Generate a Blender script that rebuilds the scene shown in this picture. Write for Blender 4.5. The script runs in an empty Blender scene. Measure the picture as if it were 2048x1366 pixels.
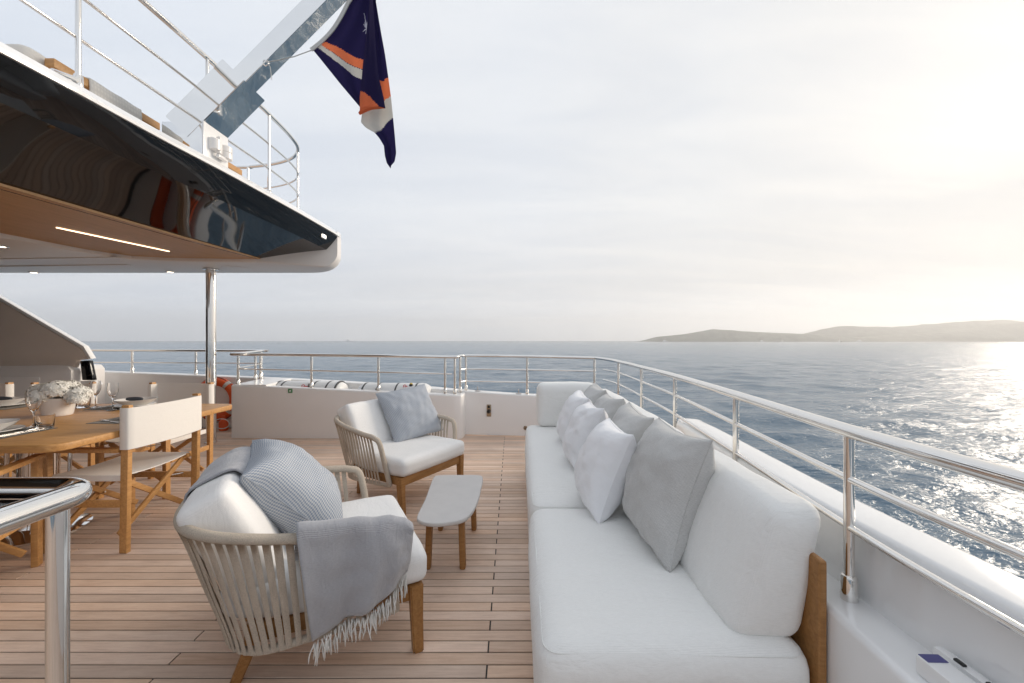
import bpy, bmesh, math, random
import numpy as np
from mathutils import Vector, Matrix, noise as mnoise

R = math.radians
random.seed(7)
rng = np.random.default_rng(11)
scene = bpy.context.scene
COL = scene.collection

# ------------------------------------------------------------------ camera, sky, sun, exposure
cam_data = bpy.data.cameras.new('camera')
cam = bpy.data.objects.new('camera', cam_data)
COL.objects.link(cam)
cam.location = (0, 0, 1.3)
cam.rotation_euler = (R(90), 0, 0)
cam_data.sensor_width = 36
cam_data.lens = 816 / 2048 * 36
cam_data.shift_y = -0.001
cam_data.clip_start = 0.05
cam_data.clip_end = 30000
scene.camera = cam

SUN_AZ, SUN_EL = 63, 16                      # degrees from +Y towards +X, above the horizon
SUN_DIR = Vector((math.sin(R(SUN_AZ)) * math.cos(R(SUN_EL)), math.cos(R(SUN_AZ)) * math.cos(R(SUN_EL)), math.sin(R(SUN_EL))))

world = bpy.data.worlds.new('World')
scene.world = world
world.use_nodes = True
wn, wl = world.node_tree.nodes, world.node_tree.links
wn.clear()
def wnode(t, **kw):
    n = wn.new(t)
    for k, v in kw.items():
        setattr(n, k, v)
    return n
w_out = wnode('ShaderNodeOutputWorld')
w_bg = wnode('ShaderNodeBackground')
w_sky = wnode('ShaderNodeTexSky', sky_type='NISHITA', sun_disc=False, sun_elevation=R(SUN_EL), sun_rotation=R(SUN_AZ),
              air_density=1.0, dust_density=2.5, ozone_density=1.2, altitude=0)
w_tc = wnode('ShaderNodeTexCoord')
w_norm = wnode('ShaderNodeVectorMath', operation='NORMALIZE')
wl.new(w_tc.outputs['Generated'], w_norm.inputs[0])
w_sep = wnode('ShaderNodeSeparateXYZ')
wl.new(w_norm.outputs[0], w_sep.inputs[0])
# thin high veil of cloud: pale everywhere, warmer and brighter round the sun
w_dot = wnode('ShaderNodeVectorMath', operation='DOT_PRODUCT')
wl.new(w_norm.outputs[0], w_dot.inputs[0])
w_dot.inputs[1].default_value = SUN_DIR
w_glow = wnode('ShaderNodeValToRGB')
w_glow.color_ramp.interpolation = 'EASE'
els = w_glow.color_ramp.elements
els[0].position = 0.0; els[0].color = (3.85, 4.1, 4.5, 1)
els[1].position = 1.0; els[1].color = (4.35, 4.25, 4.1, 1)
for p, c in ((0.42, (3.9, 4.15, 4.52, 1)), (0.74, (4.15, 4.27, 4.45, 1)), (0.88, (4.2, 4.24, 4.28, 1)), (0.96, (4.15, 4.13, 4.08, 1))):
    e = els.new(p); e.color = c
w_map = wnode('ShaderNodeMapRange')
wl.new(w_dot.outputs['Value'], w_map.inputs[0])
w_map.inputs[1].default_value = -1; w_map.inputs[2].default_value = 1
w_map.inputs[3].default_value = 0; w_map.inputs[4].default_value = 1
wl.new(w_map.outputs[0], w_glow.inputs[0])
# cloud streaks: noise on a plane far above, stretched
w_div = wnode('ShaderNodeMath', operation='MAXIMUM'); wl.new(w_sep.outputs['Z'], w_div.inputs[0]); w_div.inputs[1].default_value = 0.03
w_add = wnode('ShaderNodeMath', operation='ADD'); wl.new(w_div.outputs[0], w_add.inputs[0]); w_add.inputs[1].default_value = 0.12
w_px = wnode('ShaderNodeMath', operation='DIVIDE'); wl.new(w_sep.outputs['X'], w_px.inputs[0]); wl.new(w_add.outputs[0], w_px.inputs[1])
w_py = wnode('ShaderNodeMath', operation='DIVIDE'); wl.new(w_sep.outputs['Y'], w_py.inputs[0]); wl.new(w_add.outputs[0], w_py.inputs[1])
w_comb = wnode('ShaderNodeCombineXYZ'); wl.new(w_px.outputs[0], w_comb.inputs[0]); wl.new(w_py.outputs[0], w_comb.inputs[1])
w_mp = wnode('ShaderNodeMapping'); wl.new(w_comb.outputs[0], w_mp.inputs[0])
w_mp.inputs['Rotation'].default_value = (0, 0, R(-24)); w_mp.inputs['Scale'].default_value = (0.45, 1.25, 1)
w_noise = wnode('ShaderNodeTexNoise'); wl.new(w_mp.outputs[0], w_noise.inputs['Vector'])
w_noise.inputs['Scale'].default_value = 1.1; w_noise.inputs['Detail'].default_value = 7; w_noise.inputs['Roughness'].default_value = 0.6
w_noise.inputs['Distortion'].default_value = 0.5
w_cl = wnode('ShaderNodeMapRange'); wl.new(w_noise.outputs['Fac'], w_cl.inputs[0])
w_cl.inputs[1].default_value = 0.36; w_cl.inputs[2].default_value = 0.72; w_cl.inputs[3].default_value = 0.93; w_cl.inputs[4].default_value = 0.99
# the veil thickens towards the horizon
w_hz = wnode('ShaderNodeMapRange'); wl.new(w_sep.outputs['Z'], w_hz.inputs[0]); w_hz.interpolation_type = 'SMOOTHSTEP'
w_hz.inputs[1].default_value = -0.02; w_hz.inputs[2].default_value = 0.32; w_hz.inputs[3].default_value = 0.28; w_hz.inputs[4].default_value = 0.0
w_f = wnode('ShaderNodeMath', operation='ADD', use_clamp=True); wl.new(w_cl.outputs[0], w_f.inputs[0]); wl.new(w_hz.outputs[0], w_f.inputs[1])
w_mix = wnode('ShaderNodeMix', data_type='RGBA')
wl.new(w_f.outputs[0], w_mix.inputs[0]); wl.new(w_sky.outputs[0], w_mix.inputs[6]); wl.new(w_glow.outputs[0], w_mix.inputs[7])
# the air near the horizon is thicker and paler
w_h2 = wnode('ShaderNodeMapRange'); wl.new(w_sep.outputs['Z'], w_h2.inputs[0]); w_h2.interpolation_type = 'SMOOTHSTEP'
w_h2.inputs[1].default_value = 0.0; w_h2.inputs[2].default_value = 0.14; w_h2.inputs[3].default_value = 1.55; w_h2.inputs[4].default_value = 1.0
w_sc = wnode('ShaderNodeVectorMath', operation='SCALE'); wl.new(w_mix.outputs[2], w_sc.inputs[0]); wl.new(w_h2.outputs[0], w_sc.inputs['Scale'])
w_tint = wnode('ShaderNodeMix', data_type='RGBA', blend_type='MULTIPLY'); wl.new(w_hz.outputs[0], w_tint.inputs[0])
wl.new(w_sc.outputs[0], w_tint.inputs[6]); w_tint.inputs[7].default_value = (1.0, 0.95, 0.88, 1)
# drifting streaks of thin cloud, a little brighter and warmer than the veil between them
w_mp2 = wnode('ShaderNodeMapping'); wl.new(w_comb.outputs[0], w_mp2.inputs[0])
w_mp2.inputs['Rotation'].default_value = (0, 0, R(-38)); w_mp2.inputs['Scale'].default_value = (0.35, 1.5, 1)
w_n2 = wnode('ShaderNodeTexNoise'); wl.new(w_mp2.outputs[0], w_n2.inputs['Vector'])
w_n2.inputs['Scale'].default_value = 1.7; w_n2.inputs['Detail'].default_value = 9; w_n2.inputs['Roughness'].default_value = 0.62; w_n2.inputs['Distortion'].default_value = 0.7
w_r2 = wnode('ShaderNodeValToRGB'); wl.new(w_n2.outputs['Fac'], w_r2.inputs[0])
w_r2.color_ramp.elements[0].position = 0.36; w_r2.color_ramp.elements[0].color = (0.92, 0.935, 0.96, 1)
w_r2.color_ramp.elements[1].position = 0.70; w_r2.color_ramp.elements[1].color = (1.065, 1.055, 1.04, 1)
w_cm = wnode('ShaderNodeMix', data_type='RGBA', blend_type='MULTIPLY'); w_cm.inputs[0].default_value = 1.0
wl.new(w_tint.outputs[2], w_cm.inputs[6]); wl.new(w_r2.outputs[0], w_cm.inputs[7])
wl.new(w_cm.outputs[2], w_bg.inputs['Color'])
w_bg.inputs['Strength'].default_value = 0.13
wl.new(w_bg.outputs[0], w_out.inputs['Surface'])

sun_data = bpy.data.lights.new('sun', 'SUN')
sun_data.energy = 1.9
sun_data.angle = R(24)
sun_data.color = (1.0, 0.87, 0.72)
sun = bpy.data.objects.new('sun', sun_data)
COL.objects.link(sun)
sun.rotation_euler = (-SUN_DIR).to_track_quat('-Z', 'Y').to_euler()

vs = scene.view_settings
vs.view_transform = 'Standard'
vs.look = 'None'
vs.exposure = 0.70
vs.gamma = 1.0
vs.use_curve_mapping = False
scene.cycles.use_denoising = True
scene.cycles.max_bounces = 10
scene.cycles.diffuse_bounces = 4
scene.cycles.glossy_bounces = 5
scene.cycles.transmission_bounces = 8
scene.cycles.transparent_max_bounces = 8
scene.cycles.volume_bounces = 0
scene.cycles.sample_clamp_indirect = 6
scene.cycles.caustics_reflective = False
scene.cycles.caustics_refractive = False

# ------------------------------------------------------------------ materials
MATS = {}
def material(name):
    m = bpy.data.materials.new(name)
    m.use_nodes = True
    MATS[name] = m
    return m, m.node_tree.nodes, m.node_tree.links, m.node_tree.nodes['Principled BSDF']

def noise_tex(n, l, scale, detail=4, rough=0.5, coord='Object', stretch=None, offset_random=False):
    tc = n.new('ShaderNodeTexCoord')
    src = tc.outputs[coord]
    if offset_random:
        oi = n.new('ShaderNodeObjectInfo')
        mul = n.new('ShaderNodeVectorMath'); mul.operation = 'ADD'
        sc = n.new('ShaderNodeMath'); sc.operation = 'MULTIPLY'; sc.inputs[1].default_value = 37.0
        l.new(oi.outputs['Random'], sc.inputs[0])
        l.new(src, mul.inputs[0]); l.new(sc.outputs[0], mul.inputs[1])
        src = mul.outputs[0]
    mp = n.new('ShaderNodeMapping')
    l.new(src, mp.inputs[0])
    if stretch:
        mp.inputs['Scale'].default_value = stretch
    t = n.new('ShaderNodeTexNoise')
    t.inputs['Scale'].default_value = scale
    t.inputs['Detail'].default_value = detail
    t.inputs['Roughness'].default_value = rough
    l.new(mp.outputs[0], t.inputs['Vector'])
    return t

def ramp(n, l, fac, stops):
    r = n.new('ShaderNodeValToRGB')
    e = r.color_ramp.elements
    e[0].position, e[0].color = stops[0][0], (*stops[0][1], 1)
    e[1].position, e[1].color = stops[-1][0], (*stops[-1][1], 1)
    for p, c in stops[1:-1]:
        x = e.new(p); x.color = (*c, 1)
    l.new(fac, r.inputs[0])
    return r

def bump(n, l, height, strength, dist, prev=None):
    b = n.new('ShaderNodeBump')
    b.inputs['Strength'].default_value = strength
    b.inputs['Distance'].default_value = dist
    l.new(height, b.inputs['Height'])
    if prev:
        l.new(prev.outputs[0], b.inputs['Normal'])
    return b

def mat_plain(name, col, rough=0.5, metal=0.0, var=0.04, vscale=3.0, bscale=0, bdist=0.0, coat=0.0, spec=0.5):
    m, n, l, p = material(name)
    t = noise_tex(n, l, vscale, 5, 0.6)
    lo = tuple(max(0, c * (1 - var)) for c in col); hi = tuple(min(1, c * (1 + var)) for c in col)
    r = ramp(n, l, t.outputs['Fac'], [(0.3, lo), (0.7, hi)])
    l.new(r.outputs[0], p.inputs['Base Color'])
    p.inputs['Roughness'].default_value = rough
    p.inputs['Metallic'].default_value = metal
    p.inputs['Specular IOR Level'].default_value = spec
    p.inputs['Coat Weight'].default_value = coat
    p.inputs['Coat Roughness'].default_value = 0.05
    if bscale:
        t2 = noise_tex(n, l, bscale, 3, 0.5)
        b = bump(n, l, t2.outputs['Fac'], 0.5, bdist)
        l.new(b.outputs[0], p.inputs['Normal'])
    return m

def mat_wood(name, dark, mid, light, along=(1, 14, 14), rough=0.5, scale=5.0, per_object=0.0):
    m, n, l, p = material(name)
    t = noise_tex(n, l, scale, 6, 0.62, stretch=along, offset_random=True)
    t.inputs['Distortion'].default_value = 0.6
    r = ramp(n, l, t.outputs['Fac'], [(0.28, dark), (0.5, mid), (0.75, light)])
    out = r.outputs[0]
    fine = noise_tex(n, l, scale * 9, 3, 0.6, stretch=along, offset_random=True)
    mx = n.new('ShaderNodeMix'); mx.data_type = 'RGBA'; mx.blend_type = 'MULTIPLY'; mx.inputs[0].default_value = 0.25
    fr = ramp(n, l, fine.outputs['Fac'], [(0.3, (0.72, 0.70, 0.68)), (0.62, (1, 1, 1))])
    l.new(out, mx.inputs[6]); l.new(fr.outputs[0], mx.inputs[7])
    out = mx.outputs[2]
    if per_object:
        oi = n.new('ShaderNodeObjectInfo')
        mr = n.new('ShaderNodeMapRange'); mr.inputs[3].default_value = 1 - per_object; mr.inputs[4].default_value = 1 + per_object
        l.new(oi.outputs['Random'], mr.inputs[0])
        hs = n.new('ShaderNodeHueSaturation'); l.new(mr.outputs[0], hs.inputs['Value']); l.new(out, hs.inputs['Color'])
        m2 = n.new('ShaderNodeMapRange'); m2.inputs[3].default_value = 1.12; m2.inputs[4].default_value = 0.86
        wv = n.new('ShaderNodeTexWhiteNoise'); wv.noise_dimensions = '1D'; l.new(oi.outputs['Random'], wv.inputs['W'])
        l.new(wv.outputs['Value'], m2.inputs[0]); l.new(m2.outputs[0], hs.inputs['Saturation'])
        out = hs.outputs[0]
    if per_object:
        geo_ = n.new('ShaderNodeNewGeometry')
        st = n.new('ShaderNodeTexNoise'); st.inputs['Scale'].default_value = 1.6; st.inputs['Detail'].default_value = 6; st.inputs['Roughness'].default_value = 0.62
        l.new(geo_.outputs['Position'], st.inputs['Vector'])
        sr_ = ramp(n, l, st.outputs['Fac'], [(0.36, (0.80, 0.79, 0.79)), (0.58, (1, 1, 1))])
        sm = n.new('ShaderNodeMix'); sm.data_type = 'RGBA'; sm.blend_type = 'MULTIPLY'; sm.inputs[0].default_value = 0.7
        l.new(out, sm.inputs[6]); l.new(sr_.outputs[0], sm.inputs[7]); out = sm.outputs[2]
    l.new(out, p.inputs['Base Color'])
    p.inputs['Roughness'].default_value = rough
    b = bump(n, l, fine.outputs['Fac'], 0.25, 0.0006)
    l.new(b.outputs[0], p.inputs['Normal'])
    return m

def mat_fabric(name, col, weave=900.0, var=0.05, contrast=0.06, bdist=0.0006, rough=0.95, sheen=0.15, wrinkle=0.004):
    m, n, l, p = material(name)
    tc = n.new('ShaderNodeTexCoord')
    w1 = n.new('ShaderNodeTexWave'); w1.bands_direction = 'X'; w1.inputs['Scale'].default_value = weave / 20; w1.inputs['Distortion'].default_value = 1.5; w1.inputs['Detail'].default_value = 2
    w2 = n.new('ShaderNodeTexWave'); w2.bands_direction = 'Y'; w2.inputs['Scale'].default_value = weave / 20; w2.inputs['Distortion'].default_value = 1.5; w2.inputs['Detail'].default_value = 2
    l.new(tc.outputs['UV'], w1.inputs['Vector']); l.new(tc.outputs['UV'], w2.inputs['Vector'])
    mu = n.new('ShaderNodeMath'); mu.operation = 'MULTIPLY'; l.new(w1.outputs['Fac'], mu.inputs[0]); l.new(w2.outputs['Fac'], mu.inputs[1])
    t = noise_tex(n, l, 60, 6, 0.7, coord='UV', stretch=(1, 6, 1))
    ad = n.new('ShaderNodeMath'); ad.operation = 'ADD'; l.new(mu.outputs[0], ad.inputs[0]); l.new(t.outputs['Fac'], ad.inputs[1])
    dv = n.new('ShaderNodeMath'); dv.operation = 'MULTIPLY'; dv.inputs[1].default_value = 0.5; l.new(ad.outputs[0], dv.inputs[0])
    lo = tuple(c * (1 - contrast * 2) for c in col); hi = tuple(min(1, c * (1 + contrast)) for c in col)
    r = ramp(n, l, dv.outputs[0], [(0.2, lo), (0.6, hi)])
    l.new(r.outputs[0], p.inputs['Base Color'])
    p.inputs['Roughness'].default_value = rough
    p.inputs['Specular IOR Level'].default_value = 0.15
    p.inputs['Sheen Weight'].default_value = sheen
    b1 = bump(n, l, dv.outputs[0], 0.6, bdist)
    t3 = noise_tex(n, l, 7, 3, 0.5)
    b2 = bump(n, l, t3.outputs['Fac'], 0.6, wrinkle, b1)
    t4 = noise_tex(n, l, 9, 4, 0.55, stretch=(1, 3.2, 1.6)); t4.inputs['Distortion'].default_value = 1.2
    b2 = bump(n, l, t4.outputs['Fac'], 0.5, wrinkle * 0.7, b2)
    l.new(b2.outputs[0], p.inputs['Normal'])
    return m

def mat_check(name, a, bcol, cells):
    """small two-tone basket weave on UV"""
    m, n, l, p = material(name)
    tc = n.new('ShaderNodeTexCoord')
    mp = n.new('ShaderNodeMapping'); mp.inputs['Rotation'].default_value = (0, 0, R(38)); mp.inputs['Scale'].default_value = (1, 1.35, 1)
    l.new(tc.outputs['UV'], mp.inputs[0])
    ch = n.new('ShaderNodeTexChecker'); ch.inputs['Scale'].default_value = cells
    l.new(mp.outputs[0], ch.inputs['Vector'])
    ch.inputs['Color1'].default_value = (*a, 1); ch.inputs['Color2'].default_value = (*bcol, 1)
    t = noise_tex(n, l, 5, 4, 0.6, coord='UV')
    mx = n.new('ShaderNodeMix'); mx.data_type = 'RGBA'; mx.blend_type = 'MULTIPLY'; mx.inputs[0].default_value = 0.5
    rr = ramp(n, l, t.outputs['Fac'], [(0.3, (0.85, 0.87, 0.9)), (0.7, (1, 1, 1))])
    l.new(ch.outputs['Color'], mx.inputs[6]); l.new(rr.outputs[0], mx.inputs[7])
    l.new(mx.outputs[2], p.inputs['Base Color'])
    p.inputs['Roughness'].default_value = 0.95; p.inputs['Specular IOR Level'].default_value = 0.15
    b = bump(n, l, ch.outputs['Fac'], 0.5, 0.0008)
    l.new(b.outputs[0], p.inputs['Normal'])
    return m

def mat_rope(name, col):
    m, n, l, p = material(name)
    t = noise_tex(n, l, 340, 3, 0.8)
    t2 = noise_tex(n, l, 12, 3, 0.5)
    ad = n.new('ShaderNodeMath'); ad.operation = 'MULTIPLY_ADD'; l.new(t2.outputs['Fac'], ad.inputs[0]); ad.inputs[1].default_value = 0.25; l.new(t.outputs['Fac'], ad.inputs[2])
    r = ramp(n, l, ad.outputs[0], [(0.40, tuple(c * 0.66 for c in col)), (0.62, col), (0.84, tuple(min(1, c * 1.25) for c in col))])
    l.new(r.outputs[0], p.inputs['Base Color'])
    p.inputs['Roughness'].default_value = 0.95; p.inputs['Specular IOR Level'].default_value = 0.1
    w = n.new('ShaderNodeTexWave'); w.bands_direction = 'X'; w.inputs['Scale'].default_value = 38; w.inputs['Distortion'].default_value = 0.6
    tc = n.new('ShaderNodeTexCoord'); l.new(tc.outputs['UV'], w.inputs['Vector'])
    b0 = bump(n, l, w.outputs['Fac'], 0.5, 0.0012)
    b = bump(n, l, t.outputs['Fac'], 0.7, 0.0012, b0)
    l.new(b.outputs[0], p.inputs['Normal'])
    return m

mat_wood('teak', (0.40, 0.20, 0.065), (0.53, 0.275, 0.095), (0.63, 0.355, 0.135), rough=0.45)
mat_wood('teak_furniture', (0.25, 0.115, 0.034), (0.35, 0.168, 0.052), (0.43, 0.22, 0.076), rough=0.5)
mat_wood('teak_soffit', (0.46, 0.255, 0.10), (0.54, 0.30, 0.125), (0.61, 0.355, 0.155), along=(10, 1, 10), rough=0.45)
mat_wood('deck_teak', (0.66, 0.47, 0.35), (0.78, 0.575, 0.44), (0.85, 0.66, 0.52), along=(1, 16, 16), rough=0.62, per_object=0.15)
mat_plain('caulk', (0.022, 0.020, 0.019), 0.7)
mat_plain('white_paint', (0.88, 0.86, 0.84), 0.28, var=0.02, vscale=1.2, coat=0.3)
mat_plain('gloss_white', (0.88, 0.88, 0.875), 0.15, var=0.015, coat=0.6)
mat_plain('ceiling_white', (0.84, 0.81, 0.78), 0.3, var=0.02)
mat_plain('champagne_paint', (0.72, 0.63, 0.555), 0.35, var=0.03)
mat_plain('black_gloss', (0.004, 0.004, 0.005), 0.03, var=0.1, spec=0.45)
mat_plain('black_plastic', (0.02, 0.02, 0.02), 0.4)
mat_plain('steel', (0.80, 0.78, 0.75), 0.07, metal=1.0, var=0.02, bscale=2.0, bdist=0.002)
mat_plain('mirror_steel', (0.84, 0.83, 0.81), 0.035, metal=1.0, var=0.02, bscale=2.2, bdist=0.004)
mat_plain('steel_small', (0.70, 0.68, 0.65), 0.2, metal=1.0)
mat_plain('orange_ring', (0.72, 0.10, 0.015), 0.5, var=0.12, vscale=8)
mat_plain('reflective_tape', (0.55, 0.53, 0.5), 0.35, var=0.08)
mat_plain('raft_white', (0.78, 0.78, 0.77), 0.3, var=0.03)
mat_plain('red_plastic', (0.55, 0.03, 0.03), 0.4)
mat_plain('yellow_plastic', (0.75, 0.5, 0.03), 0.4)
mat_plain('green_sign', (0.02, 0.25, 0.06), 0.5)
mat_plain('sign_white', (0.75, 0.78, 0.74), 0.5)
mat_plain('bronze', (0.42, 0.34, 0.25), 0.3, metal=1.0)
mat_plain('ceramic', (0.80, 0.78, 0.75), 0.25, var=0.02)
mat_plain('grey_ceramic_top', (0.60, 0.575, 0.555), 0.6, var=0.03, vscale=14)
mat_plain('petal', (0.90, 0.88, 0.82), 0.8, var=0.06, vscale=30)
mat_plain('leaf', (0.05, 0.10, 0.03), 0.6)
mat_plain('hill', (0.17, 0.175, 0.14), 0.95, var=0.45, vscale=0.02)
mat_plain('boat_white', (0.8, 0.8, 0.8), 0.4)
mat_plain('blue_label', (0.07, 0.07, 0.22), 0.5)
mat_plain('dark_cloth', (0.05, 0.055, 0.065), 0.9)
mat_fabric('sofa_fabric', (0.90, 0.895, 0.87), weave=2200, contrast=0.06, bdist=0.0006, wrinkle=0.012)
mat_fabric('chair_cushion', (0.85, 0.84, 0.825), weave=2600, contrast=0.03, bdist=0.0004, wrinkle=0.006)
mat_fabric('white_pillow', (0.87, 0.87, 0.885), weave=2400, contrast=0.02, bdist=0.0003, wrinkle=0.007)
mat_fabric('linen_grey', (0.63, 0.625, 0.61), weave=1500, contrast=0.17, bdist=0.0010, wrinkle=0.005)
mat_fabric('throw_wool', (0.43, 0.435, 0.465), weave=2200, contrast=0.16, bdist=0.0016, sheen=0.5, wrinkle=0.012)
mat_plain('fringe_wool', (0.70, 0.69, 0.66), 0.9, var=0.06)
mat_fabric('canvas', (0.84, 0.81, 0.765), weave=2500, contrast=0.025, bdist=0.0004, wrinkle=0.004)
mat_fabric('towel', (0.74, 0.71, 0.66), weave=900, contrast=0.05)
mat_fabric('hoist_webbing', (0.62, 0.62, 0.60), weave=900, contrast=0.05)
mat_check('check_pillow', (0.27, 0.315, 0.39), (0.55, 0.56, 0.57), 112)
mat_rope('rope', (0.56, 0.485, 0.40))

# woven placemat
m, n, l, p = material('placemat_weave')
tc = n.new('ShaderNodeTexCoord')
wv = n.new('ShaderNodeTexWave'); wv.bands_direction = 'X'; wv.inputs['Scale'].default_value = 50
l.new(tc.outputs['UV'], wv.inputs['Vector'])
r_ = ramp(n, l, wv.outputs['Fac'], [(0.35, (0.05, 0.05, 0.05)), (0.6, (0.48, 0.45, 0.40))])
l.new(r_.outputs[0], p.inputs['Base Color']); p.inputs['Roughness'].default_value = 0.8
b_ = bump(n, l, wv.outputs['Fac'], 0.6, 0.001); l.new(b_.outputs[0], p.inputs['Normal'])

# drinking glass
m, n, l, p = material('glass')
p.inputs['Base Color'].default_value = (1, 1, 1, 1); p.inputs['Roughness'].default_value = 0.0
p.inputs['Transmission Weight'].default_value = 1.0; p.inputs['IOR'].default_value = 1.45

# lit lamps
def mat_emit(name, col, s):
    m, n, l, p = material(name)
    p.inputs['Base Color'].default_value = (*col, 1)
    p.inputs['Emission Color'].default_value = (*col, 1)
    p.inputs['Emission Strength'].default_value = s
mat_emit('led_warm', (1.0, 0.72, 0.45), 2.2)
mat_emit('downlight', (1.0, 0.85, 0.65), 4.0)
mat_emit('nav_light', (1.0, 0.97, 0.9), 1.2)

# flag cloth: dyed colours stored per face corner
m, n, l, p = material('flag_cloth')
at = n.new('ShaderNodeAttribute'); at.attribute_name = 'dye'
t = noise_tex(n, l, 120, 4, 0.7)
mx = n.new('ShaderNodeMix'); mx.data_type = 'RGBA'; mx.blend_type = 'MULTIPLY'; mx.inputs[0].default_value = 0.35
rr = ramp(n, l, t.outputs['Fac'], [(0.3, (0.7, 0.7, 0.75)), (0.7, (1.1, 1.1, 1.1))])
l.new(at.outputs['Color'], mx.inputs[6]); l.new(rr.outputs[0], mx.inputs[7]); l.new(mx.outputs[2], p.inputs['Base Color'])
p.inputs['Roughness'].default_value = 0.9
p.inputs['Specular IOR Level'].default_value = 0.2
tr = n.new('ShaderNodeBsdfTranslucent'); l.new(mx.outputs[2], tr.inputs['Color'])
ms = n.new('ShaderNodeMixShader'); ms.inputs[0].default_value = 0.4
l.new(p.outputs[0], ms.inputs[1]); l.new(tr.outputs[0], ms.inputs[2])
l.new(ms.outputs[0], n['Material Output'].inputs['Surface'])

# sea water
m, n, l, p = material('sea_water')
p.inputs['Base Color'].default_value = (0.105, 0.165, 0.22, 1)
p.inputs['Roughness'].default_value = 0.16
p.inputs['IOR'].default_value = 1.333
geo = n.new('ShaderNodeNewGeometry')
def sea_noise(scale, sx, sy, rot, det):
    mp = n.new('ShaderNodeMapping'); l.new(geo.outputs['Position'], mp.inputs[0])
    mp.inputs['Rotation'].default_value = (0, 0, R(rot)); mp.inputs['Scale'].default_value = (sx, sy, 1)
    t = n.new('ShaderNodeTexNoise'); t.inputs['Scale'].default_value = scale; t.inputs['Detail'].default_value = det; t.inputs['Roughness'].default_value = 0.55
    l.new(mp.outputs[0], t.inputs['Vector']); return t
t1 = sea_noise(0.8, 0.55, 1.0, 15, 5); t2 = sea_noise(3.2, 0.6, 1.0, -20, 4)
t0 = sea_noise(0.16, 0.5, 1.0, 8, 4); b0 = bump(n, l, t0.outputs['Fac'], 1.0, 1.3)
b1 = bump(n, l, t1.outputs['Fac'], 1.0, 0.45, b0); b2 = bump(n, l, t2.outputs['Fac'], 1.0, 0.15, b1)
l.new(b2.outputs[0], p.inputs['Normal'])

# ------------------------------------------------------------------ mesh helpers
def mesh_obj(name, verts, faces, mat, parent=None, smooth=35, uvs=None, loc=None):
    me = bpy.data.meshes.new(name)
    me.from_pydata([tuple(v) for v in verts], [], [tuple(f) for f in faces])
    return finish(name, me, mat, parent, smooth, uvs, loc)

def finish(name, me, mat, parent=None, smooth=35, uvs=None, loc=None):
    if uvs is not None:
        ul = me.uv_layers.new(name='UVMap')
        li = np.empty(len(me.loops), dtype=np.int32); me.loops.foreach_get('vertex_index', li)
        ul.data.foreach_set('uv', np.asarray(uvs, dtype=np.float32)[li].ravel())
    me.materials.append(MATS[mat] if isinstance(mat, str) else mat)
    if smooth:
        me.polygons.foreach_set('use_smooth', [True] * len(me.polygons))
        if smooth < 180:
            me.set_sharp_from_angle(angle=R(smooth))
    me.update()
    o = bpy.data.objects.new(name, me)
    COL.objects.link(o)
    if parent is not None:
        o.parent = parent
    if loc is not None:
        o.location = loc
    return o

def bm_obj(name, bm, mat, parent=None, smooth=35):
    me = bpy.data.meshes.new(name)
    bm.to_mesh(me); bm.free()
    return finish(name, me, mat, parent, smooth)

def thing(name, label, cat, loc=(0, 0, 0), rz=0.0, group=None):
    o = bpy.data.objects.new(name, None)
    o.empty_display_size = 0.1
    COL.objects.link(o)
    o.location = loc
    o.rotation_euler = (0, 0, rz)
    return tag(o, label, cat, group)

def tag(o, label, cat, group=None):
    o['label'] = label; o['category'] = cat
    if group:
        o['group'] = group
    return o

def structure(o):
    o['kind'] = 'structure'
    return o

def bm_box(bm, c, s, bev=0.0, seg=2, rot=None):
    r = bmesh.ops.create_cube(bm, size=1.0)
    vs_ = r['verts']
    bmesh.ops.scale(bm, vec=s, verts=vs_)
    if bev:
        es = list({e for v in vs_ for e in v.link_edges})
        g = bmesh.ops.bevel(bm, geom=es, offset=bev, segments=seg, affect='EDGES', profile=0.6)
        vs_ = list({v for f in g['faces'] for v in f.verts} | {v for v in vs_ if v.is_valid})
    if rot is not None:
        bmesh.ops.rotate(bm, verts=vs_, cent=(0, 0, 0), matrix=rot)
    bmesh.ops.translate(bm, vec=c, verts=vs_)
    return vs_

def box(name, c, s, mat, parent=None, bev=0.004, rot=None, seg=2):
    bm = bmesh.new()
    bm_box(bm, c, s, bev, seg, rot)
    return bm_obj(name, bm, mat, parent)

def bar(name, a, b, w, t, mat, parent=None, bev=0.003, up=(0, 0, 1)):
    """rectangular bar from a to b; w across, t along `up`"""
    a, b = Vector(a), Vector(b)
    d = b - a
    x = d.normalized(); u = Vector(up)
    if abs(x.dot(u)) > 0.98:
        u = Vector((0, 1, 0))
    y = u.cross(x).normalized(); z = x.cross(y)
    rot = Matrix((x, y, z)).transposed()
    bm = bmesh.new()
    bm_box(bm, (a + b) / 2, (d.length, w, t), bev, 2, rot)
    return bm_obj(name, bm, mat, parent)

def prism(name, poly, z0, z1, mat, parent=None, bev=0.0, seg=3, smooth=35):
    bm = bmesh.new()
    bot = [bm.verts.new((x, y, z0)) for x, y in poly]
    top = [bm.verts.new((x, y, z1)) for x, y in poly]
    n_ = len(poly)
    bm.faces.new(list(reversed(bot))); bm.faces.new(top)
    for i in range(n_):
        bm.faces.new((bot[i], bot[(i + 1) % n_], top[(i + 1) % n_], top[i]))
    bmesh.ops.recalc_face_normals(bm, faces=bm.faces)
    if bev:
        es = [e for e in bm.edges if abs(e.verts[0].co.z - e.verts[1].co.z) < 1e-6]
        bmesh.ops.bevel(bm, geom=es, offset=bev, segments=seg, affect='EDGES', profile=0.5)
    return bm_obj(name, bm, mat, parent, smooth)

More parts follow.
